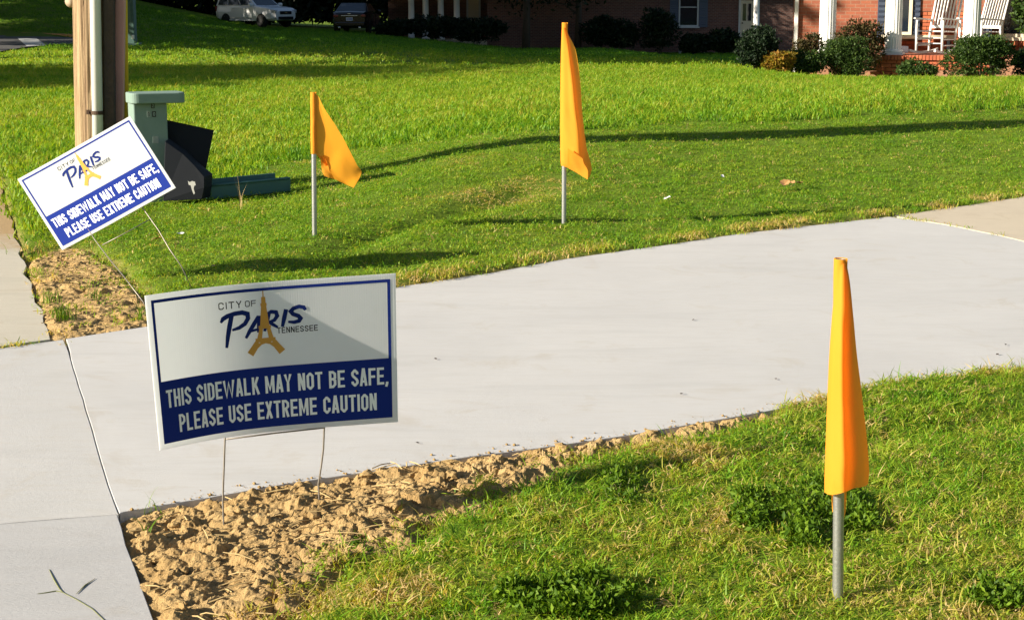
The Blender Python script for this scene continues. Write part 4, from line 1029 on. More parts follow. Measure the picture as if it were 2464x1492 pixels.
# channel-shaped cover lying in the grass
A, B = gp(500, 482), gp(699, 462); ax = (B - A).normalized(); L = (B - A).length; sd_ = Vector((-ax.y, ax.x, 0)).normalized(); cen = A.copy()
ch = thing('channel_cover', 'dark green channel shaped plastic cover lying in the grass right of the pedestal', 'cover', cen)
MB().box(ax * L / 2 + sd_ * .085 + Vector((0, 0, .012)), (L, .17, .008), Matrix((ax, sd_, Vector((0, 0, 1)))).transposed()).build('web', M['chan'], ch, bevel=.002)
MB().box(ax * L / 2 + Vector((0, 0, .052)), (L, .010, .096), Matrix((ax, sd_, Vector((0, 0, 1)))).transposed()).build('flange', M['chan'], ch, bevel=.003)
MB().box(ax * (L / 2 - .01) + sd_ * .17 + Vector((0, 0, .060)), (L * .97, .010, .11), Matrix((ax, sd_, Vector((0, 0, 1)))).transposed()).build('flange', M['chan'], ch, bevel=.003)
MB().tube([ax * .01 + Vector((0, -.008, .094)), ax * (L - .01) + Vector((0, -.008, .094))], .009, 8).build('rolled_lip', M['chan'], ch, True)
# dark utility cabinet behind the pole
Y = 48.0; g = at(312, 102, Y); gz = zz(g.x, Y); cb = Vector((g.x, Y, gz))
uc = thing('utility_cabinet', 'tall dark green utility cabinet on a flat base at the road edge behind the pole', 'cabinet', cb)
MB().box((-.03, .15, .8), (.36, .34, 1.6)).build('body', M['ped_dark'], uc, bevel=.02)
MB().box((0, .12, .03), (.54, .5, .08)).build('base', M['ped_dark'], uc, bevel=.01)
MB().box((.0, -.030, .95), (.16, .02, .5)).build('door_panel', M['ped_dark'], uc, bevel=.005)
MB().box((.11, -.04, .24), (.08, .06, .12)).build('white_block', M['paint_white'], uc, bevel=.02)  # small white block low on the cabinet front

# ------------------------------------------------------------------ foliage builder
def leaves(name, blobs, n, size, m, parent, seed, flat_=.5, shell=.55):
    # leaf blades spread through the outer part of lumpy blobs (cx, cy, cz, rx, ry, rz)
    r = np.random.default_rng(seed); B = np.array(blobs, float)
    vol = B[:, 3] * B[:, 4] + B[:, 3] * B[:, 5]; pick = r.choice(len(B), n, p=vol / vol.sum())
    d = r.normal(size=(n, 3)); d /= np.linalg.norm(d, axis=1)[:, None]
    rad = shell + (1 - shell) * r.random(n) ** .6; lump = 1 + .16 * np.sin(d[:, 0] * 7 + pick) * np.sin(d[:, 1] * 6 + 2 * pick) + .14 * np.sin(d[:, 2] * 9 + 3 * pick)
    c = B[pick, :3] + d * B[pick, 3:6] * (rad * lump)[:, None]
    k = c[:, 2] > .015; c = c[k]; d = d[k]; n = len(c)
    ax = d * .8 + r.normal(size=(n, 3)) * .75 + np.array([0, 0, .25]); ax /= np.linalg.norm(ax, axis=1)[:, None]
    sd_ = np.cross(ax, r.normal(size=(n, 3))); sd_ /= np.linalg.norm(sd_, axis=1)[:, None] + 1e-9
    up = np.cross(sd_, ax); L = size * r.uniform(.6, 1.35, n)[:, None]; W = L * r.uniform(.32, .52, n)[:, None]
    v = np.stack([c - ax * L / 2, c + sd_ * W / 2 + up * W * .15, c + ax * L / 2, c - sd_ * W / 2 + up * W * .15], 1).reshape(-1, 3)
    i = np.arange(n) * 4
    f = np.stack([i, i + 1, i + 2, i, i + 2, i + 3], 1).reshape(-1, 3)
    me = bpy.data.meshes.new(name)
    me.vertices.add(len(v)); me.vertices.foreach_set('co', v.ravel())
    me.loops.add(f.size); me.loops.foreach_set('vertex_index', f.ravel().astype(np.int32))
    me.polygons.add(len(f)); me.polygons.foreach_set('loop_start', np.arange(0, f.size, 3)); me.polygons.foreach_set('loop_total', np.full(len(f), 3))
    me.update(); me.materials.append(m)
    o = bpy.data.objects.new(name, me); C.objects.link(o)
    if parent is not None: o.parent = parent
    return o
def lumps(rx, ry, rz, cz, k, seed):
    r = random.Random(seed); B = [(0, 0, cz, rx * .8, ry * .8, rz * .85)]
    for _ in range(k):
        a = r.uniform(0, 6.28); e = r.uniform(-.4, 1.1); q = r.uniform(.45, .62)
        B.append((rx * .62 * math.cos(a) * math.cos(e), ry * .62 * math.sin(a) * math.cos(e), cz + rz * .62 * math.sin(e), rx * q, ry * q, rz * q))
    return B
def stems(h, n, rad, parent, seed, m='bark'):
    r = random.Random(seed); mb = MB()
    for _ in range(n):
        a = r.uniform(0, 6.28); q = r.uniform(0, rad)
        mb.tube([(math.cos(a) * q * .25, math.sin(a) * q * .25, -.05), (math.cos(a) * q * .6, math.sin(a) * q * .6, h * .5), (math.cos(a) * q, math.sin(a) * q, h)], [.018, .013, .006], 5)
    return mb.build('stem', M[m], parent)
def shrub(label, x0, x1, ytop, Y, m, n, size, seed, group=None, depth=1.0, name='shrub', zb=None, k=9):
    pl, pr_ = at(x0, 100, Y), at(x1, 100, Y); cx_ = (pl.x + pr_.x) / 2; rx_ = (pr_.x - pl.x) / 2
    z0 = zz(cx_, Y) if zb is None else zb; h = at(0, ytop, Y).z - z0
    root = thing(name, label, 'shrub', (cx_, Y, z0), 0, group)
    leaves('foliage', lumps(rx_, rx_ * depth, h * .52, h * .53, k, seed), int(n * 1.9), size * 1.15, m, root, seed, shell=.68); stems(h * .6, 6, rx_ * .5, root, seed)
    return root

# ------------------------------------------------------------------ vehicles
def loft(mb, secs):
    n = len(secs[0]); b = len(mb.v)
    mb.v += [tuple(p) for s in secs for p in s]
    mb.f += [(b + i * n + j, b + i * n + j + 1, b + (i + 1) * n + j + 1, b + (i + 1) * n + j) for i in range(len(secs) - 1) for j in range(n - 1)]
    mb.f += [tuple(b + j for j in range(n)), tuple(b + (len(secs) - 1) * n + j for j in range(n - 1, -1, -1))]
def interp(tab, x): return float(np.interp(x, [t[0] for t in tab], [t[1] for t in tab]))
def car(root, top, bot, hw, green, wheels, paint, rw, xs):
    # top/bot/hw: tables along x; green: (rear belt, rear roof, front roof, windscreen foot, belt z, roof z, half widths)
    mb = MB(); secs = []
    for x in xs:
        w, zt_, zb_ = interp(hw, x), interp(top, x), interp(bot, x); zm = zb_ + (zt_ - zb_) * .55
        secs.append([(x, -w * .80, zb_), (x, -w * .97, zb_ + .10), (x, -w, zm), (x, -w * .96, zt_ - .05), (x, -w * .86, zt_), (x, 0, zt_ + .025), (x, w * .86, zt_), (x, w * .96, zt_ - .05), (x, w, zm), (x, w * .97, zb_ + .10), (x, w * .80, zb_), (x, -w * .80, zb_)])
    loft(mb, secs); body = mb.build('body', paint, root)
    # wheel arches are cut out of the flanks
    for wx in wheels:
        for s in (-1, 1):
            cm = MB(); cm.lathe([(rw * 1.17, -.2), (rw * 1.17, .2)], (wx, s * (interp(hw, wx) - .02), rw * 1.02), 28, 'y'); c = cm.build('cutter', paint)
            md = body.modifiers.new('arch', 'BOOLEAN'); md.operation = 'DIFFERENCE'; md.object = c; md.solver = 'EXACT'
            dg = bpy.context.evaluated_depsgraph_get(); nm = bpy.data.meshes.new_from_object(body.evaluated_get(dg)); body.modifiers.clear(); old = body.data; body.data = nm
            bpy.data.meshes.remove(old); cmd = c.data; bpy.data.objects.remove(c); bpy.data.meshes.remove(cmd)
    rb, rr_, fr, ws, zb_, zr, wb, wr = green
    q = {}
    for nm, x, z, w in (('rb', rb, zb_, wb), ('rr', rr_, zr, wr), ('fr', fr, zr, wr), ('ws', ws, zb_, wb)):
        q[nm] = [Vector((x, -w, z)), Vector((x, w, z))]
    mb = MB(); vs = [p for k in ('rb', 'rr', 'fr', 'ws') for p in q[k]]
    mb.add(vs, [(0, 1, 3, 2), (2, 3, 5, 4), (4, 5, 7, 6), (0, 2, 4, 6), (1, 7, 5, 3), (0, 6, 7, 1)])
    mb.build('cabin', paint, root, bevel=.05)
    def pane(name, a, b, c, d, u0, u1, v0, v1, off=.012):
        bl = lambda u, v: a.lerp(b, u).lerp(d.lerp(c, u), v)
        P = [bl(u0, v0), bl(u1, v0), bl(u1, v1), bl(u0, v1)]; n = (P[1] - P[0]).cross(P[3] - P[0]).normalized()
        cc = sum(P, Vector()) / 4; 
        if n.dot(cc - Vector((0, 0, zb_ - .2))) < 0: n = -n
        mb = MB(); mb.add([p + n * off for p in P] + [p - n * .02 for p in P], [(0, 1, 2, 3), (7, 6, 5, 4), (0, 4, 5, 1), (1, 5, 6, 2), (2, 6, 7, 3), (3, 7, 4, 0)])
        return mb.build(name, M['carglass'], root)
    pane('windscreen', q['ws'][0], q['ws'][1], q['fr'][1], q['fr'][0], .07, .93, .06, .93)
    pane('rear_window', q['rb'][1], q['rb'][0], q['rr'][0], q['rr'][1], .07, .93, .10, .93)
    for s in (0, 1):
        a, b, c, d = q['rb'][s], q['ws'][s], q['fr'][s], q['rr'][s]
        for u0, u1 in ((.06, .30), (.325, .62), (.645, .93)): pane('side_window', a, b, c, d, u0, u1, .08, .90)
    for wx in wheels:
        for s in (-1, 1):
            w = interp(hw, wx); cy = s * (w - .11)
            wh = bpy.data.objects.new('wheel', None); C.objects.link(wh); wh.parent = root; wh.location = (wx, cy, rw)
            MB().lathe([(rw * .62, -.10), (rw * .93, -.11), (rw, -.07), (rw, .07), (rw * .93, .11), (rw * .62, .10)], (0, 0, 0), 24, 'y').build('tyre', M['tyre'], wh, True)
            mb = MB(); mb.lathe([(rw * .62, -.07), (rw * .62, .085), (rw * .55, .085), (rw * .5, .02)] if s > 0 else [(rw * .5, -.02), (rw * .55, -.085), (rw * .62, -.085), (rw * .62, .07)], (0, 0, 0), 20, 'y')
            for k in range(6):
                a = k * math.pi / 3; mb.beam((0, s * .07, 0), (math.cos(a) * rw * .58, s * .075, math.sin(a) * rw * .58), .05, .03)
            mb.build('rim', M['rim'], wh)
    return body, q
def sidebits(root, hw, doors, sill, handle_z, top, paint, mirror):
    for s in (-1, 1):
        for x0, x1 in doors:
            w = interp(hw, (x0 + x1) / 2); mb = MB(); zt_ = interp(top, (x0 + x1) / 2) - .09
            mb.box(((x0 + x1) / 2, s * (w - .008), (sill + zt_) / 2), (x1 - x0 - .02, .03, zt_ - sill)); d = mb.build('door', paint, root, bevel=.012)
            MB().box((x0 + .16, s * (w + .022), handle_z), (.17, .03, .035)).build('handle', paint, d, bevel=.01)
        MB().box((mirror[0], s * (interp(hw, mirror[0]) + .10), mirror[1]), (.16, .22, .17)).build('mirror', paint, root, bevel=.05)
# white suv in the shade
g = gp(640, 57); g = at(618, 100, 86.0); g.z = zz(g.x, 86.0)
suv = thing('parked_suv', 'white sport utility vehicle parked across the far shaded lawn, nose to the right', 'car', g, R(-40))
hw = [(-2.22, .76), (-1.9, .88), (1.6, .90), (2.0, .84), (2.22, .66)]; top = [(-2.22, 1.0), (-2.1, 1.10), (.75, 1.08), (1.7, 1.01), (2.05, .94), (2.22, .80)]; bot = [(-2.22, .45), (-1.9, .34), (1.9, .34), (2.22, .38)]
xs = [-2.22, -2.12, -1.9, -1.35, -.7, 0, .7, 1.35, 1.75, 2.0, 2.12, 2.22]
car(suv, top, bot, hw, (-2.16, -1.92, .02, .92, 1.06, 1.72, .83, .66), (-1.33, 1.36), M['carwhite'], .36, xs)
sidebits(suv, hw, ((-.92, -.02), (.0, .92)), .50, .93, top, M['carwhite'], (.72, 1.14))
MB().box((2.19, 0, .74), (.10, .78, .16)).build('grille', M['dark_plastic'], suv, bevel=.02)
for z in (.70, .74, .78): MB().box((2.245, 0, z), (.015, .76, .014)).build('grille_bar', M['chrome'], suv)
MB().lathe([(.05, 0), (.05, .02)], (2.25, 0, .74), 12).build('badge', M['chrome'], suv)
MB().box((2.18, 0, .47), (.14, 1.0, .16)).build('air_intake', M['dark_plastic'], suv, bevel=.02)
for s in (-1, 1):
    MB().box((2.08, s * .62, .80), (.26, .30, .17), Matrix.Rotation(-s * .35, 3, 'Z')).build('headlight', M['lamp'], suv, bevel=.03)
    MB().box((2.13, s * .60, .50), (.16, .14, .10)).build('fog_lamp', M['dark_plastic'], suv, bevel=.02)
    MB().box((-2.17, s * .72, .93), (.12, .16, .26)).build('tail_light', M['tail'], suv, bevel=.02)
    MB().box((0, s * .885, .37), (2.0, .08, .07)).build('running_board', M['carwhite'], suv, bevel=.01)
    MB().beam((-1.7, s * .56, 1.76), (-.1, s * .56, 1.76), .04).build('roof_rail', M['dark_plastic'], suv)
MB().box((-2.24, 0, .55), (.10, 1.3, .18)).build('rear_bumper', M['carwhite'], suv, bevel=.03)
# black saloon seen from behind
g = at(861, 100, 84.0); g.z = zz(g.x, 84.0)
sal = thing('parked_sedan', 'black four door saloon parked in deep shade with its tail towards the camera', 'car', g, R(86))
hw = [(-2.4, .76), (-2.1, .88), (1.6, .92), (2.1, .84), (2.4, .62)]; top = [(-2.4, .92), (-2.25, 1.06), (-1.6, 1.06), (1.2, .98), (2.0, .84), (2.4, .66)]; bot = [(-2.4, .36), (-2.1, .26), (2.1, .24), (2.4, .28)]
xs = [-2.4, -2.3, -2.1, -1.45, -.7, 0, .7, 1.4, 1.9, 2.15, 2.3, 2.4]
car(sal, top, bot, hw, (-1.95, -1.15, .25, 1.15, 1.03, 1.47, .80, .60), (-1.42, 1.45), M['carblack'], .34, xs)
sidebits(sal, hw, ((-.95, -.02), (.0, 1.0)), .42, .86, top, M['carblack'], (.85, 1.05))
MB().box((-2.42, .0, .86), (.03, .80, .035)).build('chrome_strip', M['chrome'], sal, bevel=.01)
MB().box((-2.43, 0, .955), (.02, .14, .05)).build('badge', M['chrome'], sal, bevel=.01)
pl = MB().box((-2.425, 0, .70), (.02, .32, .16)).build('number_plate', M['plate'], sal)
for k in range(5): MB().box((-2.437, -.10 + .05 * k, .70), (.004, .03, .07)).build('plate_mark', M['plateink'], pl)
for s in (-1, 1):
    MB().box((-2.34, s * .64, .86), (.16, .32, .13), Matrix.Rotation(s * .25, 3, 'Z')).build('tail_light', M['tail'], sal, bevel=.03)
    MB().lathe([(.04, -2.46), (.05, -2.40)], (0, 0, 0), 10)
    MB().box((-2.42, s * .5, .30), (.12, .14, .07)).build('exhaust_tip', M['chrome'], sal, bevel=.02)
MB().box((-2.38, 0, .46), (.16, 1.5, .20)).build('rear_bumper', M['carblack'], sal, bevel=.04)

# ------------------------------------------------------------------ houses
def lx(px, O, a, yl, z=.9):                      # along-facade position seen at photo column px on the plane y = yl
    k = (px - CX) / F; ex, ey = math.cos(a), math.sin(a); nx, ny = -math.sin(a), math.cos(a)
    return (k * (O.y + ny * yl) * cs + k * (H - z) * sn - O.x - nx * yl) / (ex - k * ey * cs)
def lz(py, Yd): return at(0, py, Yd).z
# the far house with its portico, all in shade
O = Vector((at(1300, 100, 82).x, 82.0, -1.12)); fh = thing('far_house', 'long dark brick house with a white columned porch in deep shade beyond the lawn', 'house', O)
X = lambda px, yl=0: lx(px, O, 0, yl)
xa, xb = X(1172), X(1935)
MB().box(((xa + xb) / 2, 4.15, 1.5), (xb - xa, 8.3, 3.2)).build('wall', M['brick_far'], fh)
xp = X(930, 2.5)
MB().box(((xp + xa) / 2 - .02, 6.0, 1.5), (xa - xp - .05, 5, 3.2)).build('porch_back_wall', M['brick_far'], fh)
MB().box(((xp + xa) / 2, 1.6, .25), (xa - xp, 3.4, .5)).build('porch_floor', M['conc_old'], fh)
mb = MB(); r0 = [(xp - .6, -.9), (xb + .6, -.9), (xb + .6, 9), (xp - .6, 9)]; ym = 4.2
mb.add([(x, y, 3.1) for x, y in r0] + [(xp + 2.5, ym, 5.6), (xb - 2.5, ym, 5.6)], [(0, 1, 5, 4), (1, 2, 5), (2, 3, 4, 5), (3, 0, 4), (3, 2, 1, 0)]); mb.build('roof', M['roof'], fh)
for px in (989.5, 1024, 1060.5, 1099):
    x = X(px, .1); c = MB().lathe([(.20, .5), (.20, .58), (.155, .60), (.15, 1.6), (.14, 2.9), (.19, 2.95), (.19, 3.08)], (x, .1, 0), 18).build('column', M['paint_white'], fh, True)
x = X(1820.5, -1.2); MB().lathe([(.19, .3), (.19, .38), (.15, .40), (.14, 2.9), (.18, 2.95), (.18, 3.08)], (x, -1.2, 0), 18).build('column', M['paint_white'], fh, True)
MB().box((x, -1.0, .15), (1.7, 2.0, .34)).build('stoop', M['conc_old'], fh)
def door(px0, px1, yl, zb_, parent, m, lights):
    a, b = X(px0, yl), X(px1, yl); w = b - a
    d = MB().box(((a + b) / 2, yl - .04, zb_ + 1.03), (w, .06, 2.06)).build('door', m, parent)
    MB().box((a - .05, yl - .05, zb_ + 1.06), (.09, .09, 2.14)).build('frame', M['trim_shade'], d); MB().box((b + .05, yl - .05, zb_ + 1.06), (.09, .09, 2.14)).build('frame', M['trim_shade'], d)
    if lights:
        for s in (-1, 1): MB().box(((a + b) / 2 + s * w * .2, yl - .075, zb_ + 1.50), (w * .28, .012, .82)).build('pane', M['glass'], d)
    MB().lathe([(.0, -.06), (.035, -.05), (.035, -.02), (.015, 0)], (a + .09, yl - .07, zb_ + .98), 10, 'y').build('handle', M['rust'], d)
    return d
door(1127, 1152, 3.48, .5, fh, M['cream'], False); door(1782, 1812, 0, .32, fh, M['cream'], True)
def window(px0, px1, ybot, ytop_z, yl, parent, hz, sash=True, fm='trim_shade'):
    a, b = hz(px0), hz(px1); w = b - a; zb_ = ybot; h = ytop_z - ybot
    f = MB(); t = .07
    f.box(((a + b) / 2, yl - .03, zb_ + t / 2), (w, .10, t)).box(((a + b) / 2, yl - .03, ytop_z - t / 2), (w, .10, t)).box((a + t / 2, yl - .03, zb_ + h / 2), (t, .10, h - 2 * t)).box((b - t / 2, yl - .03, zb_ + h / 2), (t, .10, h - 2 * t))
    fo = f.build('window', M[fm], parent)
    MB().box(((a + b) / 2, yl - .01, zb_ + h * .5), (w - 2 * t, .02, .05)).build('sash_rail', M[fm], fo)
    for z0, z1 in ((zb_ + t, zb_ + h * .5 - .025), (zb_ + h * .5 + .025, ytop_z - t)):
        MB().box(((a + b) / 2, yl + .005, (z0 + z1) / 2), (w - 2 * t, .012, z1 - z0)).build('pane', M['glass'], fo)
    MB().box(((a + b) / 2, yl - .06, zb_ - .035), (w + .10, .16, .065)).build('sill', M[fm], fo)
    return fo
zb_ = lz(65, 82) - O.z
wo = window(1633, 1681, zb_, zb_ + 1.85, -.002, fh, lambda p: X(p))
for p0, p1 in ((1612, 1631.5), (1682.5, 1703)):
    a, b = X(p0), X(p1); sh = MB().box(((a + b) / 2, -.03, zb_ + .92), (b - a, .05, 1.9)).build('shutter', M['shutter'], fh)
    for k in range(16): MB().box(((a + b) / 2, -.062, zb_ + .10 + k * .11), (b - a - .10, .012, .05), Matrix.Rotation(.4, 3, 'X')).build('slat', M['shutter'], sh)
a = X(1640, -.4); tag(MB().box((0, 0, .25), (.12, .12, .55)).build('utility_post', M['trim_shade'], None), 'short white utility post among the dark shrubs by the far brick wall', 'post').location = (O.x + X(1638, -1.5), O.y - 1.5, zz(O.x + X(1638, -1.5), O.y - 1.5))

# the near house: brick porch with fluted white columns
NA_ = R(-20); O = at(1912, 150, 36.4); O.z = zz(at(2150, 150, 34).x, 34.4) - .02
nh = thing('porch_house', 'red brick house with a raised brick porch and fluted white columns, lit by the sun', 'house', O, NA_)
X = lambda px, yl=0: lx(px, O, NA_, yl)
FZ = .215 - O.z                                  # porch floor above its base
yp_ = -2.3                                       # front edge of the porch
xe = X(2464) + 4.5
def wp(x, y, z): return O + Vector((math.cos(NA_) * x - math.sin(NA_) * y, math.sin(NA_) * x + math.cos(NA_) * y, z))
MB().box((xe / 2 + .06, 2.12, 1.6), (xe - .12, 3.98, 4.0)).build('wall_core', M['mortar'], nh)
MB().box((.0, 2.06, 1.6), (.118, 4.1, 3.9)).build('side_wall', M['brick_wall'], nh)
xw = X(2122)
wl_ = MB().box((xw / 2 + .028, .06, 1.6), (xw - .066, .13, 3.9)).build('wall', M['brick_wall'], nh)
wr_ = MB().box(((xw + xe) / 2, .06, 2.35), (xe - xw, .13, 2.0)).build('wall', M['brick_wall'], nh)
mb = MB(); mb.add([(-.7, -3.0, 3.55), (xe + .5, -3.0, 3.55), (xe + .5, 4.7, 3.55), (-.7, 4.7, 3.55), (2.2, 1.0, 5.6), (xe - 2, 1.0, 5.6)], [(0, 1, 5, 4), (1, 2, 5), (2, 3, 4, 5), (3, 0, 4), (3, 2, 1, 0)]); mb.build('roof', M['roof'], nh)
xps = X(1965, yp_); xcor = X(2134, yp_)
pf = MB().box(((xps + xe) / 2, (yp_ + .18) / 2 + .05, FZ / 2 - .03), (xe - xps, -yp_ - .22, FZ - .06)).build('porch', M['mortar'], nh)
MB().box(((xps + xe) / 2, (yp_ + .26) / 2, FZ - .02), (xe - xps - .02, -yp_ - .30, .04)).build('floor', M['brick_wall'], pf)
brick_me = {}
def brick(dx, dy, dz, parent, loc):
    k = (round(dx, 3), round(dy, 3), round(dz, 3))
    if k not in brick_me:
        o = MB().box((0, 0, 0), k).build('brick', M['brick'], None, bevel=.004); brick_me[k] = o.data; bpy.data.objects.remove(o)
    o = bpy.data.objects.new('brick', brick_me[k]); C.objects.link(o); o.parent = parent; o.location = loc
    o.rotation_euler = (random.uniform(-.012, .012), 0, random.uniform(-.008, .008)); return o
x = xcor - .4
while x < xcor + 2.0:                            # soldier course along the porch edge
    brick(.058, .20, .095, pf, (x, yp_ + .07, FZ - .045)); x += .068
for r_ in range(4):
    z = FZ - .135 - .075 * r_; x = xcor - .4 + (.105 if r_ % 2 else 0)
    while x < xcor + 1.9: brick(.20, .09, .064, pf, (x + .1, yp_ + .075, z)); x += .21
# step in front
xs0, xs1 = X(2236, yp_ - .3), X(2330, yp_ - .3)
stp = MB().box(((xs0 + xs1) / 2, yp_ - .16, FZ * .30), (xs1 - xs0, .34, FZ * .58)).build('step', M['mortar'], nh)
x = xs0
while x < xs1 - .03: brick(.058, .18, .095, stp, (x + .03, yp_ - .27, FZ * .58)); x += .068
# lit wall laid brick by brick, leaving the window openings
w0, w1 = X(2131), X(2196); w2, w3 = X(2408), X(2464) + .3
wz = lz(84, 36.4) - O.z; wz2 = lz(86, 36.7) - O.z
row = 0; z = FZ + .04; cnt = 0
while z < 1.75:
    x = xw + (.105 if row % 2 else 0) - .105
    while x < X(2464) + .5:
        a, b = x, x + .20
        hit = (b > w0 - .04 and a < w1 + .04 and z > wz - .09) or (b > w2 - .04 and a < w3 + .04 and z > wz2 - .09)
        if not hit and a >= xw - .001 and cnt < 290: brick(.20, .10, .065, wr_, (x + .10, .055, z)); cnt += 1
        x += .21
    z += .0755; row += 1
for a0, a1, zb_ in ((w0, w1, wz), (w2, w3, wz2)):
    fo = window(0, 1, zb_, zb_ + 1.9, -.02, nh, lambda p, a0=a0, a1=a1: a0 if p == 0 else a1, fm='cream')
for p0, p1 in ((2196.5, 2214), (2112, 2129.5), (2369, 2388)):
    a, b = X(p0), X(p1); sh = MB().box(((a + b) / 2, -.025, wz + .95), (b - a, .05, 2.0)).build('shutter', M['shutter_dark'], nh)
    for k in range(17): MB().box(((a + b) / 2, -.056, wz + .05 + k * .11), (b - a - .04, .012, .06), Matrix.Rotation(.45, 3, 'X')).build('slat', M['shutter_dark'], sh)
a = X(2390); bb = X(2470); x = a
while x < bb: brick(.058, .16, .10, wr_, (x + .03, -.05, wz2 - .12)); x += .068
# fluted columns
def column(px, yl, zb_, parent):
    x = X(px, yl); mb = MB(); n = 72; prof = []
    for z, r in ((zb_ + .10, .168), (zb_ + 1.1, .165), (zb_ + 2.2, .143), (zb_ + 3.0, .13)):
        prof.append([(x + math.cos(2 * math.pi * k / n) * r * (1 - .055 * (k % 4 in (1, 2))), yl + math.sin(2 * math.pi * k / n) * r * (1 - .055 * (k % 4 in (1, 2))), z) for k in range(n)])
    vs = [p for ring in prof for p in ring]
    mb.add(vs, [(i * n + k, i * n + (k + 1) % n, (i + 1) * n + (k + 1) % n, (i + 1) * n + k) for i in range(3) for k in range(n)])
    c = mb.build('column', M['paint_white'], parent)
    mb = MB(); mb.box((x, yl, zb_ + .025), (.44, .44, .05)); mb.build('plinth', M['paint_white'], c, bevel=.006)
    MB().lathe([(.20, .05), (.215, .07), (.20, .095), (.165, .11)], (x, yl, zb_), 24).build('base_ring', M['paint_white'], c, True)
    return c
for px in (1992, 2151, 2339): column(px, yp_ + .26, FZ, nh)
mb = MB(); mb.box(((xps + xe) / 2, yp_ + .26, FZ + 3.12), (xe - xps, .4, .24)); mb.build('porch_beam', M['paint_white'], nh)
x = X(1912, -.07); MB().box((x + .04, -.06, 1.7), (.085, .07, 3.6)).build('downspout', M['paint_white'], nh, bevel=.01)

# rocking chairs
def rocker_chair():
    root = thing('rocking_chair', 'x', 'chair', (0, 0, 0))
    # local: faces -x (left), width along y
    W = .27; m = M['paint_white']
    for s in (-1, 1):
        y = s * W
        pts = [(-.52 + 1.04 * t, y, .025 + .05 * (2 * t - 1.0) ** 2) for t in np.linspace(0, 1, 12)]
        r_ = MB(); 
        for a, b in zip(pts[:-1], pts[1:]): r_.beam(a, b, .035, .045)
        r_.build('rocker', m, root)
        MB().tube([(-.26, y, .06), (-.27, y, .40), (-.27, y, .63)], [.024, .026, .022], 8).build('front_leg', m, root, True)
        MB().tube([(.20, y, .05), (.22, y, .42), (.42, y, 1.14)], [.022, .025, .018], 8).build('back_post', m, root, True)
        MB().box((-.04, y, .645), (.60, .075, .025), Matrix.Rotation(.05, 3, 'Y')).build('armrest', m, root, bevel=.006)
        MB().tube([(-.27, y, .16), (.21, y, .16)], .013, 6).build('side_rung', m, root, True); MB().tube([(-.27, y, .27), (.21, y, .27)], .013, 6).build('side_rung', m, root, True)
    MB().tube([(-.27, -W, .20), (-.27, W, .20)], .013, 6).build('front_rung', m, root, True); MB().tube([(-.27, -W, .30), (-.27, W, .30)], .013, 6).build('front_rung', m, root, True)
    for k in range(7): MB().box((-.26 + k * .083, 0, .425 - .003 * k), (.068, .54, .022)).build('seat_slat', m, root, bevel=.003)
    for k in range(7): 
        y = -.20 + .40 * k / 6; MB().beam((.235, y, .50), (.405, y, 1.06), .04, .014).build('back_slat', m, root)
    MB().beam((.41, -W, 1.08), (.41, W, 1.08), .025, .10).build('top_rail', m, root); MB().beam((.235, -W, .50), (.235, W, .50), .025, .05).build('lower_rail', m, root)
    return root
def copy_tree(o, parent=None):
    c = o.copy(); C.objects.link(c)
    if parent is not None: c.parent = parent
    for k in list(o.children): copy_tree(k, c)
    return c
rc = rocker_chair(); rc['label'] = 'white rocking chair in full view on the brick porch between two columns'; rc['group'] = 'rocking chairs on the porch'
rc.scale = (1.08, 1.08, 1.08); rc.location = wp(X(2256, -1.25), -1.25, FZ); rc.rotation_euler = (0, 0, R(46))
r2 = copy_tree(rc); r2['label'] = 'white rocking chair half hidden behind the thick right hand porch column'
r2.location = wp(X(2362, -1.2), -1.2, FZ); r2.rotation_euler = (0, 0, R(30))
# low bench behind them
xa, xb = X(2123, -.5), X(2300, -.5); bw = xb - xa
bn = thing('bench', 'low cream bench with a rounded rail behind the rocking chair on the porch', 'bench', wp((xa + xb) / 2, -.5, FZ), NA_)
MB().box((0, .12, .32), (bw, .3, .04)).build('seat', M['cream'], bn, bevel=.01); MB().tube([(-bw / 2, -.05, .32), (bw / 2, -.05, .32)], .045, 12).build('rail', M['cream'], bn, True)
for s in (-1, 1): MB().box((s * (bw / 2 - .12), .1, .15), (.07, .26, .30)).build('leg', M['black'], bn)
bx = wp(X(2170, -.8), -.8, FZ); b_ = MB(); b_.box((0, 0, .07), (.26, .2, .14)); o = b_.build('storage_tub', simple('pale_blue_plastic', (.45, .55, .68), .5), None, bevel=.015)
o.location = bx; o.rotation_euler = (0, 0, .3); tag(o, 'small pale blue tub on the porch floor under the cream bench', 'tub')
# hanging fern at the right hand window
fp = wp(X(2474, -1.7), -1.7, lz(4, 34.4) - O.z)
fe = thing('hanging_fern', 'dark green fern in a hanging basket before the right hand porch window', 'plant', fp)
leaves('fronds', [(0, 0, .02 + .5, .34, .3, .26), (0, 0, .32, .26, .24, .34)], 1400, .12, M['leaf_box'], fe, 77, shell=.2)
for ob in fe.children: ob.location.z = -.62
MB().lathe([(.07, -.20), (.15, -.02), (.16, .02), (.14, .02)], (0, 0, 0), 14).build('basket', M['bark'], fe); MB().tube([(0, 0, 0), (0, 0, 1.75)], .006, 5).build('hanger', M['rust'], fe)

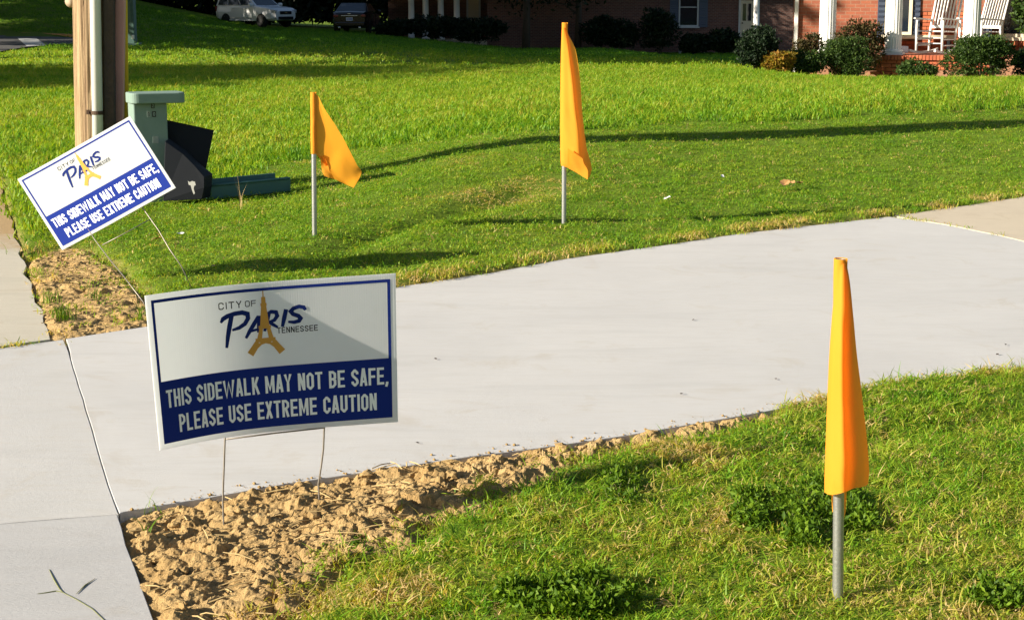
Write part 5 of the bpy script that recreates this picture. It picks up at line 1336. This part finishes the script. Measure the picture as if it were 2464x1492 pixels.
# ------------------------------------------------------------------ shrubs and edging by the porch
G_ = 'shrubs along the houses'
shrub('tall dark holly shrub standing left of the golden shrub', 1776, 1869, 66, 31.2, M['leaf_dark'], 5200, .055, 101, G_, .9)
shrub('golden yellow shrub glowing between the holly and the green shrubs', 1838, 1922, 124, 31.0, M['leaf_yellow'], 2200, .055, 102, G_)
shrub('low green shrub between the golden shrub and the round boxwood', 1896, 1985, 124, 31.4, M['leaf_box'], 2600, .045, 103, G_)
shrub('round boxwood in front of the leftmost fluted column', 1976, 2095, 92, 31.6, M['leaf_box'], 5200, .042, 104, G_)
shrub('small mound of dark leaves in front of the brick porch step', 2166, 2252, 146, 30.2, M['leaf_box'], 2000, .045, 105, G_)
shrub('biggest round boxwood hiding the foot of the right hand column', 2280, 2444, 88, 30.0, M['leaf_box'], 7600, .044, 106, G_)
shrub('dark azalea cut by the right edge of the picture', 2428, 2530, 118, 30.3, M['leaf_dark'], 2600, .05, 107, G_)
shrub('brown olive bush against the brick wall between the left columns', 2004, 2132, 58, 33.2, M['leaf_olive'], 2600, .06, 108, G_, .5)
shrub('small olive bush below the white downspout', 1908, 1984, 86, 33.6, M['leaf_olive'], 1500, .055, 109, G_, .6)
for k, (x0, x1, yt, Y, lab) in enumerate([(910, 1010, 50, 79.5, 'leftmost clipped dark hedge mound before the white columned porch'), (985, 1110, 40, 79.8, 'middle clipped dark hedge mound before the white columned porch'), (1085, 1215, 46, 79.0, 'rightmost clipped dark hedge mound before the white columned porch'),
        (1400, 1480, 42, 79, 'dark bush beside the black tree trunks at the far brick wall'), (1460, 1530, 48, 78.8, 'narrow dark bush left of the shuttered window shrub'), (1540, 1632, 24, 79, 'tall dark bush growing left of the shuttered window'),
        (1636, 1712, 84, 79, 'lighter low bush under the shuttered window'), (1690, 1778, 76, 79.2, 'wide low dark bush between the shuttered window and the cream door')]):
    shrub(lab, x0, x1, yt, Y, M['leaf_dark'], 1700, .16, 120 + k, G_, .7)
# stone edging
se = thing('stone_edging', 'tan stones edging the flower bed in front of the porch', 'edging', gp(2200, 188), 0)
base = se.location.copy(); r = random.Random(5)
def stone(p, s):
    bm = bmesh.new(); bmesh.ops.create_icosphere(bm, subdivisions=2, radius=1); o_ = Vector((r.random() * 40, r.random() * 40, 0))
    for v in bm.verts: v.co = Vector((v.co.x * s * r.uniform(1.0, 1.3), v.co.y * s * .8, v.co.z * s * .62)) * (1 + .3 * mnoise.noise(v.co * 1.3 + o_))
    me = bpy.data.meshes.new('stone'); bm.to_mesh(me); bm.free(); me.materials.append(M['stone'])
    o = bpy.data.objects.new('stone', me); C.objects.link(o); o.parent = se; o.location = p - base + Vector((0, 0, s * .3)); o.rotation_euler = (0, 0, r.uniform(0, 6)); return o
for x in list(np.linspace(2150, 2262, 17)) + list(np.linspace(2262, 2330, 9)) + [2446, 2456, 2464]:
    stone(gp(x + r.uniform(-3, 3), 187 + r.uniform(-3, 3)), r.uniform(.05, .10))
for k in range(8): stone(gp(r.uniform(2175, 2240), r.uniform(180, 185)), r.uniform(.05, .09))
ep = [gp(x, y) for x, y in ((2103, 187), (2120, 185), (2150, 184), (2180, 184))]
ed = MB()
for a, b in zip(ep[:-1], ep[1:]): ed.beam(a + Vector((0, 0, .03)), b + Vector((0, 0, .03)), .16, .10)
ed.build('kerb_edge', M['edging'], se, off=base)

# ------------------------------------------------------------------ trees: two dark trunks by the far house, the wood behind, and the big trees left of the view that shade the far lawn
def tree(label, loc, h, cr, z1, n, size, m, seed, group, trunk=.28, name='broadleaf_tree', k=12, cone=False):
    root = thing(name, label, 'tree', loc, 0, group); r = random.Random(seed)
    mb = MB(); mb.tube([(0, 0, -.2), (.05, .03, h * .25), (-.06, .05, h * .55), (.02, 0, h * .85)], [trunk * 1.25, trunk, trunk * .7, trunk * .2], 12)
    mb.build('trunk', M['bark'], root, True)
    for _ in range(6):
        a = r.uniform(0, 6.28); z = r.uniform(z1 * .8, h * .7); q = cr * r.uniform(.5, .8)
        MB().tube([(0, 0, z), (math.cos(a) * q * .5, math.sin(a) * q * .5, z + q * .35), (math.cos(a) * q, math.sin(a) * q, z + q * .5)], [trunk * .4, trunk * .25, .03], 7).build('limb', M['bark'], root, True)
    if cone: B = [(0, 0, z1 + (h - z1) * t, cr * (1 - t) + .25, cr * (1 - t) + .25, (h - z1) * .16) for t in np.linspace(.05, .95, 9)]
    else: B = lumps(cr, cr, (h - z1) / 2, (h + z1) / 2, k, seed)
    leaves('crown', B, n, size, m, root, seed, shell=.25)
    return root
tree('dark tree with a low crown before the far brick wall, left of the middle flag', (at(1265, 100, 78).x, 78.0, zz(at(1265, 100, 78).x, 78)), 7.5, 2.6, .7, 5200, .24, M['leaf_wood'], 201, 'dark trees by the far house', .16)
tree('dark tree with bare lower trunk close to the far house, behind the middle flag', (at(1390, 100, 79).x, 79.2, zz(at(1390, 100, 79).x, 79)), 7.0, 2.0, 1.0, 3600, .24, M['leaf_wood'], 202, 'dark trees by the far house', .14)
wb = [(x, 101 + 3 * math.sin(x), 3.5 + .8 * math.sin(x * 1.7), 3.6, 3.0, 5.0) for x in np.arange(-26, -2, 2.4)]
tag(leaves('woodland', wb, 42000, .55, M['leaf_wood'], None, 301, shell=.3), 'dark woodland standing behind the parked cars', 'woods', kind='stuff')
sdir = Vector((math.cos(SUN_AZ), math.sin(SUN_AZ), 0)); tanE = math.tan(SUN_EL)
SH = 'big trees left of the yard'
def shade_tree(qx, qy, L0, h, cr, z1, seed, lab, n=5200, **kw):
    b = Vector((qx, qy, 0)) - sdir * L0; b.z = zz(b.x, b.y)
    return tree(lab, b, h, cr, z1, n, .42, M['leaf_tree'], seed, SH, **kw)
lab = 'tall broad leafy tree in the row left of the yard, outside the picture'
def at_tree(x, y, h, cr, z1, k, n=13000, **kw):
    root = thing('broadleaf_tree', lab, 'tree', (x, y, zz(x, y)), 0, SH); r = random.Random(k)
    MB().tube([(0, 0, -.3), (.05, .03, h * .25), (-.06, .05, h * .55), (.02, 0, h * .85)], [.4, .32, .22, .06], 10).build('trunk', M['bark'], root, True)
    for _ in range(5):
        a = r.uniform(0, 6.28); z = r.uniform(z1, h * .7)
        MB().tube([(0, 0, z), (math.cos(a) * cr * .4, math.sin(a) * cr * .4, z + 1), (math.cos(a) * cr * .7, math.sin(a) * cr * .7, z + 1.6)], [.13, .08, .03], 7).build('limb', M['bark'], root, True)
    B = []
    for t in np.linspace(0, 1, 6):
        z = z1 + 1.6 + (h - z1 - 3.0) * t; w = cr * (1 if t < .7 else 1.25 - .6 * t)
        B += [(r.uniform(-.4, .4), r.uniform(-.4, .4), z, w * .9, w * .9, 2.3)] + [(math.cos(a) * w * .5, math.sin(a) * w * .5, z + r.uniform(-.6, .6), w * .55, w * .55, 1.6) for a in np.linspace(r.random(), 6.28, 4)[:-1]]
    leaves('crown', B, n, .62, M['leaf_tree'], root, 400 + k, shell=.2)
for k, (x, y, h, cr, z1) in enumerate([(-10.7, 31.7, 22, 3.3, 4.0), (-12.7, 37.3, 22, 3.8, 3.3), (-15.0, 42.9, 22, 3.9, 2.4), (-17.4, 49.0, 22, 4.1, 1.6), (-20.5, 55, 22, 4.3, 2), (-22.5, 61.5, 22, 4.5, 2), (-25, 68, 22, 4.6, 2), (-27, 75, 22, 4.8, 2.5), (-29.5, 82, 22, 5, 2.5), (-32, 90, 22, 5, 2.5), (-35, 99, 22, 5, 2.5),
        (-36, 52, 22, 5, 4), (-38, 64, 22, 5, 4), (-40, 78, 22, 6, 4)]):
    at_tree(x, y, h, cr, z1, k)
b = Vector((-2.2, 30.4, 0)) - sdir * (10.5 / tanE); b.z = zz(b.x, b.y)
tree('round crowned tree left of the yard, outside the picture, whose shadow tip crosses the lawn', b, 10.5, 4.6, 3.5, 6000, .5, M['leaf_tree'], 450, None, trunk=.2)

# ------------------------------------------------------------------ weeds, tufts, fallen leaves
def weed_patch(label, x0, x1, y0, y1, n, h, size, seed, m='leaf_weed'):
    a, b = gp((x0 + x1) / 2, y1), gp((x0 + x1) / 2, y0); c = (a + b) / 2; c.z = zz(c.x, c.y)
    rx_ = (gp(x1, (y0 + y1) / 2) - gp(x0, (y0 + y1) / 2)).length / 2; ry_ = max(.05, (b - a).length / 2)
    root = thing('weed_patch', label, 'weeds', c, 0, 'low leafy weeds in the lawn'); r = np.random.default_rng(seed); B = []
    for _ in range(26):
        a_ = r.uniform(0, 6.28); q = math.sqrt(r.random()) * .92
        B.append((rx_ * q * math.cos(a_), ry_ * q * math.sin(a_), h * .35, rx_ * .26, ry_ * .3, h * r.uniform(.4, .8)))
    leaves('leaf_mat', B, n, size, M[m], root, seed, shell=.5)
    mb = MB()
    for _ in range(14):
        a_ = r.uniform(0, 6.28); q = math.sqrt(r.random()) * .8
        p = Vector((rx_ * q * math.cos(a_), ry_ * q * math.sin(a_), 0)); mb.tube([p, p + Vector((r.uniform(-.02, .02), r.uniform(-.02, .02), h * .8))], [.0015, .001], 4)
    mb.build('stem', M['stem'], root); return root
weed_patch('wide dark clover patch behind the foot of the right hand flag pole', 1745, 2105, 1180, 1312, 7800, .055, .018, 501)
weed_patch('dark leafy weed clump at the bottom edge of the lawn, centre right', 1205, 1530, 1405, 1495, 6000, .055, .019, 502)
weed_patch('small weed clump in the bottom right corner of the lawn', 2325, 2470, 1420, 1478, 2600, .05, .017, 503)
weed_patch('bright green weed clump at the lower edge of the clay bed', 765, 915, 1322, 1385, 1900, .05, .015, 504)
weed_patch('small green weed strip between clay clods right of the front sign', 1005, 1145, 1185, 1225, 1100, .04, .014, 505)
weed_patch('small green weed clump at the tip of the clay bed', 1310, 1440, 1092, 1140, 1100, .045, .014, 506)
weed_patch('light green weed clump in the lawn left of the right hand flag', 1440, 1545, 1150, 1225, 1200, .05, .016, 507)
def tuft(label, p, n, h0, h1, spread, seed, w=.005, lean=1.0, group='grass tufts', name='grass_tuft', dirx=None, m='leaf_weed'):
    root = thing(name, label, 'grass tuft', p, 0, group); r = random.Random(seed); mb = MB()
    for _ in range(n):
        a = r.uniform(0, 6.28); h = r.uniform(h0, h1); b = Vector((r.gauss(0, spread), r.gauss(0, spread), -.005)); d = Vector((math.cos(a), math.sin(a), 0)) * h * r.uniform(.15, .7) * lean
        if dirx is not None: d = Vector(dirx) * h * r.uniform(.5, 1.1) + d * .35
        fx = Vector((-d.y, d.x, 0)).normalized() * w / 2 * r.uniform(.7, 1.2); P = []
        for k in range(5):
            t = k / 4; c = b + d * t * t + Vector((0, 0, h * (t - .35 * t * t * lean))); P.append((c - fx * (1 - t * .9), c + fx * (1 - t * .9)))
        v = [q for pr_ in P for q in pr_]; mb.add(v, [(2 * k, 2 * k + 1, 2 * k + 3, 2 * k + 2) for k in range(4)])
    mb.build('blade_cluster', M[m], root)['kind'] = 'stuff'; return root
def bp(x, y):
    p = flat(x, y, 0); p.z = bedz(p.x, p.y); return p
tuft('largest grass tuft on the bare corner, close to the old sidewalk edge', bp(152, 772), 46, .06, .13, .022, 601)
tuft('upright grass tuft growing from the soil under the tilted sign', bp(226, 722), 22, .07, .13, .014, 602)
tuft('sprawling grass tuft at the left rim of the bare corner', bp(118, 728), 26, .06, .13, .02, 603)
tuft('thin grass tuft standing by the left edge of the front sign', bp(338, 775), 12, .08, .16, .008, 604)
tuft('long grass leaning out over the old sidewalk at the left edge', bp(112, 672), 26, .12, .26, .03, 605, .004, .8, dirx=(-.8, -.25, 0))
tuft('grass hanging over the old sidewalk at the corner of the lawn', bp(88, 606), 40, .08, .18, .05, 606, .005, .9, dirx=(-.3, -.3, 0))
tuft('few thin grass blades at the inner corner of the new driveway', bp(368, 1222), 7, .05, .10, .012, 607, .003)
tuft('single bent grass tuft among the clods under the front sign', bp(360, 1290), 5, .07, .12, .01, 608, .005, 1.3)
tuft('tall dry grass stalk standing in front of the dark green channel cover', gp(578, 505), 9, .12, .30, .012, 609, .004, .5, m='straw')
tuft('grass blades growing up against the dark plastic cover', gp(496, 486), 16, .08, .20, .02, 610, .005, .6)
tuft('dark coarse grass tuft right of the left hand flag pole', gp(800, 490), 30, .05, .11, .03, 611, .006, 1.1)
tuft('coarse pale grass tuft in the mown lawn above the front sign', gp(885, 628), 34, .06, .14, .05, 612, .005, 1.1)
tuft('upright grass blades rising from the weeds at the bottom edge', gp(1300, 1440), 16, .06, .11, .025, 613, .006, .5)
# fallen crabgrass stem on the lower sidewalk
st_ = thing('fallen_grass_stem', 'forked dry grass stem lying on the sidewalk in the bottom left corner', 'grass stem', flat(165, 1430, 0.002))
b0 = st_.location.copy(); fz = lambda L, z=.0012: [flat(x, y, z) - b0 for x, y in L]
MB().tube(fz([(252, 1493), (222, 1464), (187, 1443), (152, 1425), (143, 1416), (130, 1394), (118, 1369)]), [.0009, .0009, .0009, .0008, .0012, .0014, .0006], 6).build('stem', M['stem'], st_)
MB().tube(fz([(150, 1424), (135, 1421), (112, 1425), (90, 1428)]), [.0008, .0012, .0012, .0006], 6).build('seed_head', M['stem'], st_)
o = MB().tube(fz([(184, 1428), (205, 1407), (229, 1391)], .0015), [.0006, .0016, .0005], 5).build('fallen_weed', M['stem'], None); o.location = b0
tag(o, 'short green grass blade lying beside the forked stem on the sidewalk', 'grass blade')
def leaf_scrap(label, p, s, m, seed, name='dry_leaf', cat='leaf', group='dry leaves on the lawn'):
    r = random.Random(seed); mb = MB(); k = 7
    v = [Vector((math.cos(t) * s * r.uniform(.6, 1), math.sin(t) * s * r.uniform(.4, .7), s * r.uniform(.05, .5))) for t in np.linspace(0, 6.28, k + 1)[:-1]]
    mb.add([Vector((0, 0, 0))] + v, [(0, i + 1, (i + 1) % k + 1) for i in range(k)])
    o = mb.build(name, M[m]); o.location = p; o.rotation_euler = (r.uniform(-.3, .3), r.uniform(-.3, .3), r.uniform(0, 6)); return tag(o, label, cat, group)
up_ = Vector((0, 0, .035))
leaf_scrap('curled tan leaf on the grass just under the tilted sign', gp(378, 592) + up_, .035, 'dryleaf', 1)
leaf_scrap('small tan leaf on the grass above the front sign', gp(517, 658) + up_, .026, 'dryleaf', 2)
leaf_scrap('brown leaf lying left of a pair of leaves in the right of the lawn', gp(1888, 456) + up_, .05, 'dryleaf', 3)
leaf_scrap('pale brown leaf between two others in the right of the lawn', gp(1905, 455) + up_, .045, 'dryleaf', 4)
leaf_scrap('light tan leaf right of the brown leaves in the lawn', gp(1926, 455) + up_, .04, 'dryleaf', 5)
for k, (x, y, lab_) in enumerate([(1668, 438, 'white scrap left of another white scrap in the mown lawn'), (1738, 439, 'white scrap right of another white scrap in the mown lawn'), (1606, 491, 'white scrap nearer the driveway than the other two scraps'), (436, 580, 'tiny white scrap on the grass under the tilted sign')]):
    leaf_scrap(lab_, gp(x, y) + up_, .028, 'litter', 20 + k, 'litter_scrap', 'litter', 'white scraps in the lawn')
for k, (x, y, lab_) in enumerate([(1048, 864, 'tiny brown leaf bit on the driveway right of the front sign'), (1668, 770, 'tiny dry twig bit on the driveway in the middle'), (2420, 830, 'leaf bit on the driveway near the right edge'), (2400, 853, 'leaf bit on the driveway at the right, closest to the grass'), (1005, 1066, 'leaf bit on the driveway below the front sign'), (1866, 912, 'leaf bit on the driveway left of the right hand flag'), (1640, 948, 'leaf bit on the driveway near the clay edge')]):
    leaf_scrap(lab_, flat(x, y, .003), .009, 'bark', 40 + k, 'leaf_scrap', 'leaf', 'leaf bits on the driveway')
